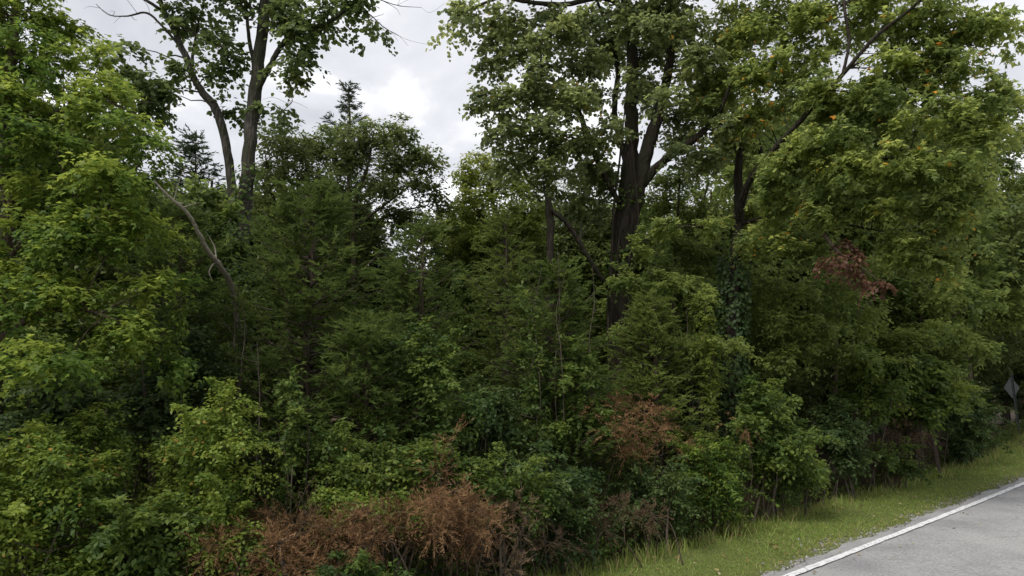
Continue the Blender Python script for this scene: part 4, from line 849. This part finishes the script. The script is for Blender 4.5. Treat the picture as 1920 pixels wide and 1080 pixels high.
def hanging_vine(label, px, a, b, Y, n, mat, seed, llen=.06, w=14):
    g = rngs(seed); top = at(px + 6, a, Y + .2); m = 7
    P = np.array([at(px + g.normal() * w * .4, a + (b - a) * i / (m - 1), Y + .1 * g.normal()) for i in range(m)])
    base = P[-1].copy(); base[2] = gz(base); P = np.vstack([P, base]); Q = smooth_path(P, 4)
    root = thing('vine', label, 'vine', base); tb = Tubes(); tb.add(Q, np.full(len(Q), .007), 5); tb.build('stem', M['twig'], root)
    C = Q[g.integers(0, len(Q) - 4, n)] + g.normal(size=(n, 3)) * np.array([1, 1, 1.3]) * w * .45 * Y / FPX
    d = norm(g.normal(size=(n, 3)) + np.array([0, -.7, .2])); lv = Leaves('oval')
    spray(lv, C, d, g, twigs=2, per=4, tlen=.13, llen=llen, droop=.5, tint=g.uniform(.3, .75, n)); lv.build('foliage', mat, root)
hanging_vine('bright ivy-like vine climbing straight up in the shade above the dead brush', 545, 700, 900, 7.7, 130, M['shrub'], 81)
hanging_vine('leafy vine trailing down beside the layered bright boughs', 330, 560, 760, 7.6, 120, M['bramble'], 82)
hanging_vine('thin vine draped over the dark cedar in the middle', 1000, 540, 800, 10.6, 120, M['shrub'], 83, .07, 18)
hanging_vine('vine curtain hanging left of the ivy-covered trunk', 1335, 560, 800, 12.9, 160, M['lime'], 84, .08, 16)

# ------------------------------------------------------------------ post and sign
def beam(name, P0, P1, prof, mat, parent=None):
    """extrude a 2-D profile (x,y) from P0 to P1"""
    prof = np.asarray(prof, float); k = len(prof); d = norm(P1 - P0)
    a = norm(np.cross(d, np.array([0, 1, .0]))); b = np.cross(d, a)
    V = np.concatenate([P + prof[:, :1] * a + prof[:, 1:] * b for P in (P0, P1)])
    bm = bpy.data.meshes.new(name)
    F = [[i, (i + 1) % k, k + (i + 1) % k, k + i] for i in range(k)] + [list(range(k))[::-1], list(range(k, 2 * k))]
    bm.from_pydata(V.tolist(), [], F); bm.update(); return link(name, bm, mat, parent)
# leaning dark steel post at the grass edge: T-section fence post with studs
pb = at(1762, 868, 17.2); pb[2] = gz(pb)
root = thing('fence_post', 'short dark rusty fence post leaning at the edge of the grass', 'post', pb)
ptop = at(1750, 822, 17.2)
prof = np.array([(-.045, .014), (-.045, .004), (-.007, .004), (-.007, -.04), (.007, -.04), (.007, .004), (.045, .004), (.045, .014)])
beam('shaft', pb + np.array([0, 0, -.2]), ptop, prof, M['rust'], root)
ax = norm(ptop - pb); L = np.linalg.norm(ptop - pb)
for i in range(6):
    c = pb + ax * (L * (.3 + .12 * i)) + np.array([0, -.018, 0])
    beam('stud', c, c + ax * .02, np.array([(-.02, -.008), (.02, -.008), (.02, .008), (-.02, .008)]), M['rust'], root)
# road sign seen from behind
sb = at(1911, 806, 27.0); sb[2] = gz(sb)
stp = at(1896, 698, 27.0)
root = thing('road_sign', 'grey back of a diamond road sign on a thin steel post, far right', 'sign', sb)
up = np.array([(-.04, -.02), (-.04, .02), (-.03, .02), (-.022, -.012), (.022, -.012), (.03, .02), (.04, .02), (.04, -.02)])
beam('post', sb + np.array([0, 0, -.3]), stp + np.array([0, 0, .05]), up, M['steel'], root)
cen = at(1899, 727, 26.95); hs = .42
wid = norm(np.array([.96, .28, 0])); face = np.cross(wid, UP)
ang = []
for q in range(4):
    a0 = q * math.pi / 2 + math.pi / 2
    for da in (-.09, 0, .09): ang.append((a0 + da, hs * (.955 if da else .97)))
pl = [cen + wid * (r * math.cos(a)) + UP * (r * math.sin(a)) for a, r in ang]
k = len(pl); th = face * .004
me = bpy.data.meshes.new('sign_panel')
me.from_pydata([(p + th - face * .045).tolist() for p in pl] + [(p - th - face * .045).tolist() for p in pl], [], [list(range(k)), list(range(k, 2 * k))[::-1]] + [[i, k + i, k + (i + 1) % k, (i + 1) % k] for i in range(k)])
me.update(); link('sign_panel', me, M['steel'], root)
for dz in (-.3, .3):
    c = cen + UP * dz + face * .02
    beam('bolt', c, c + UP * .03, np.array([(-.015, -.015), (.015, -.015), (.015, .015), (-.015, .015)]), M['rust'], root)

# ------------------------------------------------------------------ the wood behind
protos = []
def back_proto(seed, h, r, mat, templ='oval', llen=.16):
    rng = rngs(seed)
    root = thing('woodland_tree', 'shaded green tree of the solid wood wall behind the cedars', 'tree', (0, 0, 0), 'trees of the wood behind')
    tb = Tubes(); P = np.array([[0, 0, -.2], [.05, .02, h * .3], [-.05, .08, h * .6], [.04, 0, h * .95]]); Q = smooth_path(P, 4)
    rad = np.linspace(.16, .03, len(Q)); tb.add(Q, rad, 8, .03, seed); tb.build('trunk', M['bark_brown'], root)
    n = 120; q = norm(rng.normal(size=(n, 3))) * rng.random((n, 1)) ** .45
    C = np.array([0, 0, h * .60]) + q * np.array([r, r, h * .42]) * (1 - .25 * np.abs(q[:, 2:3]))
    br = Tubes(); connect(br, Q, rad, C, rng, sides=4); tagk(br.build('branches', M['bark_brown'], root))
    lv = Leaves(templ)
    for c in C: clump_leaves(lv, c, .5 * rng.uniform(.7, 1.2), rng, 12, rng.uniform(.2, .75), twigs=4, per=5, tlen=.4, llen=llen, droop=.35)
    lv.build('crown', mat, root); TOT['back'] = TOT.get('back', 0) + lv.count()
    return root
protos = [back_proto(501, 7.5, 2.1, M['far']), back_proto(502, 8.5, 2.3, M['oak'], llen=.15)]
g = rngs(505)
spots = []
for px, Y, hpy in [(40, 15, 330), (170, 14, 430), (300, 16, 420), (430, 20, 430), (520, 22, 440), (600, 18, 470), (700, 22, 480), (780, 19, 500), (870, 24, 500), (960, 22, 480), (1040, 26, 470), (1130, 23, 450), (1220, 26, 400), (1310, 24, 380), (1400, 27, 360), (1480, 24, 340), (1560, 28, 330), (1640, 25, 350), (1740, 30, 330), (1840, 31, 330),
                   (1930, 34, 300), (-80, 12, 420), (-180, 11, 380), (1400, 20, 480), (1180, 19, 520), (820, 17, 560), (480, 16.5, 500), (250, 12.5, 520), (80, 11, 560), (1540, 21, 480), (1660, 22.5, 470), (1790, 26, 460), (400, 17, 310), (330, 19, 330), (500, 18, 300), (560, 19, 300), (620, 20, 330), (870, 21, 340), (930, 20, 360), (1010, 21, 350), (1080, 22, 340), (1150, 24, 330), (1230, 21, 340), (1330, 21, 330), (1860, 33, 560), (1910, 29, 540), (1950, 31, 500), (1880, 34, 420), (1700, 21, 560), (1430, 18, 560), (110, 10, 620), (60, 13, 90), (150, 14, 200), (240, 15.5, 290), (1450, 20.5, 170), (1550, 21, 130), (1650, 21.5, 130), (1760, 23, 170), (1500, 24, 120), (2030, 34, 350), (2000, 28, 480), (660, 26, 440), (1000, 18, 560)]:
    spots.append((px, Y, hpy))
ZONES = [(250, 'behind the bright maple at the left'), (470, 'behind the pale crooked limb'), (640, 'behind the broad dark cedar'), (830, 'behind the open-crowned tree'),
         (1000, 'below the gap of open sky'), (1180, 'left of the forked trunk'), (1360, 'between the forked and ivy trunks'), (1600, 'just right of the ivy trunk'), (1800, 'behind the withered red-brown leaves'), (9999, 'behind the road sign at the right')]
for i, (px, Y, hpy) in enumerate(spots):
    src = protos[i % 2]; H = (7.5, 8.5)[i % 2]
    if i < 2: o = src; kids = list(src.children)
    else:
        o = src.copy(); COL.objects.link(o)
        for c in list(src.children):
            if c.name.split('.')[0] in ('trunk', 'branches', 'crown'):
                d = c.copy(); COL.objects.link(d); d.parent = o
    zone = next(z for lim, z in ZONES if px < lim); size = 'taller' if hpy < 450 else 'lower'
    tag(o, size + ' shaded tree of the wood ' + zone, 'tree', size + ' trees ' + zone)
    p = at(px, hpy, Y); zg = float(ground_z(p[0], p[1])); k = (p[2] - zg) / H
    o.location = (p[0], p[1], zg); o.rotation_euler = (0, 0, g.uniform(0, 6.28)); w = g.uniform(.85, 1.15) * max(.75, min(1.3, k * .5 + .5)); o.scale = (w, w, k)
# dark undergrowth filling the floor of the wood
rng = rngs(601); lv = Leaves('oval'); tb = Tubes()
n = 450; s = rng.uniform(-16, 62, n); t = 9.5 + 17 * rng.random(n) ** 1.3; x, y = xy(s, t); z = ground_z(x, y)
ok = (y > 7.5); x, y, z = x[ok], y[ok], z[ok]
for i in range(len(x)):
    h = rng.uniform(.2, 2.6); c = np.array([x[i], y[i], z[i] + h])
    if i % 3 == 0: tb.add(np.array([[x[i], y[i], z[i] - .05], [x[i] + rng.normal() * .1, y[i], z[i] + h * .5], c]), np.array([.015, .012, .006]), 4)
    clump_leaves(lv, c, .55, rng, 9, rng.uniform(.15, .6), twigs=4, per=5, tlen=.38, llen=.165, droop=.35)
und = lv.build('undergrowth', M['shrub_dark']); tag(und, 'dark tangled undergrowth on the floor of the wood', 'undergrowth', kind='stuff')
tb.build('stems', M['twig'], und); TOT['under'] = lv.count()
print('LEAVES', TOT, 'TRIS', sum(len(m.polygons) for m in bpy.data.meshes))
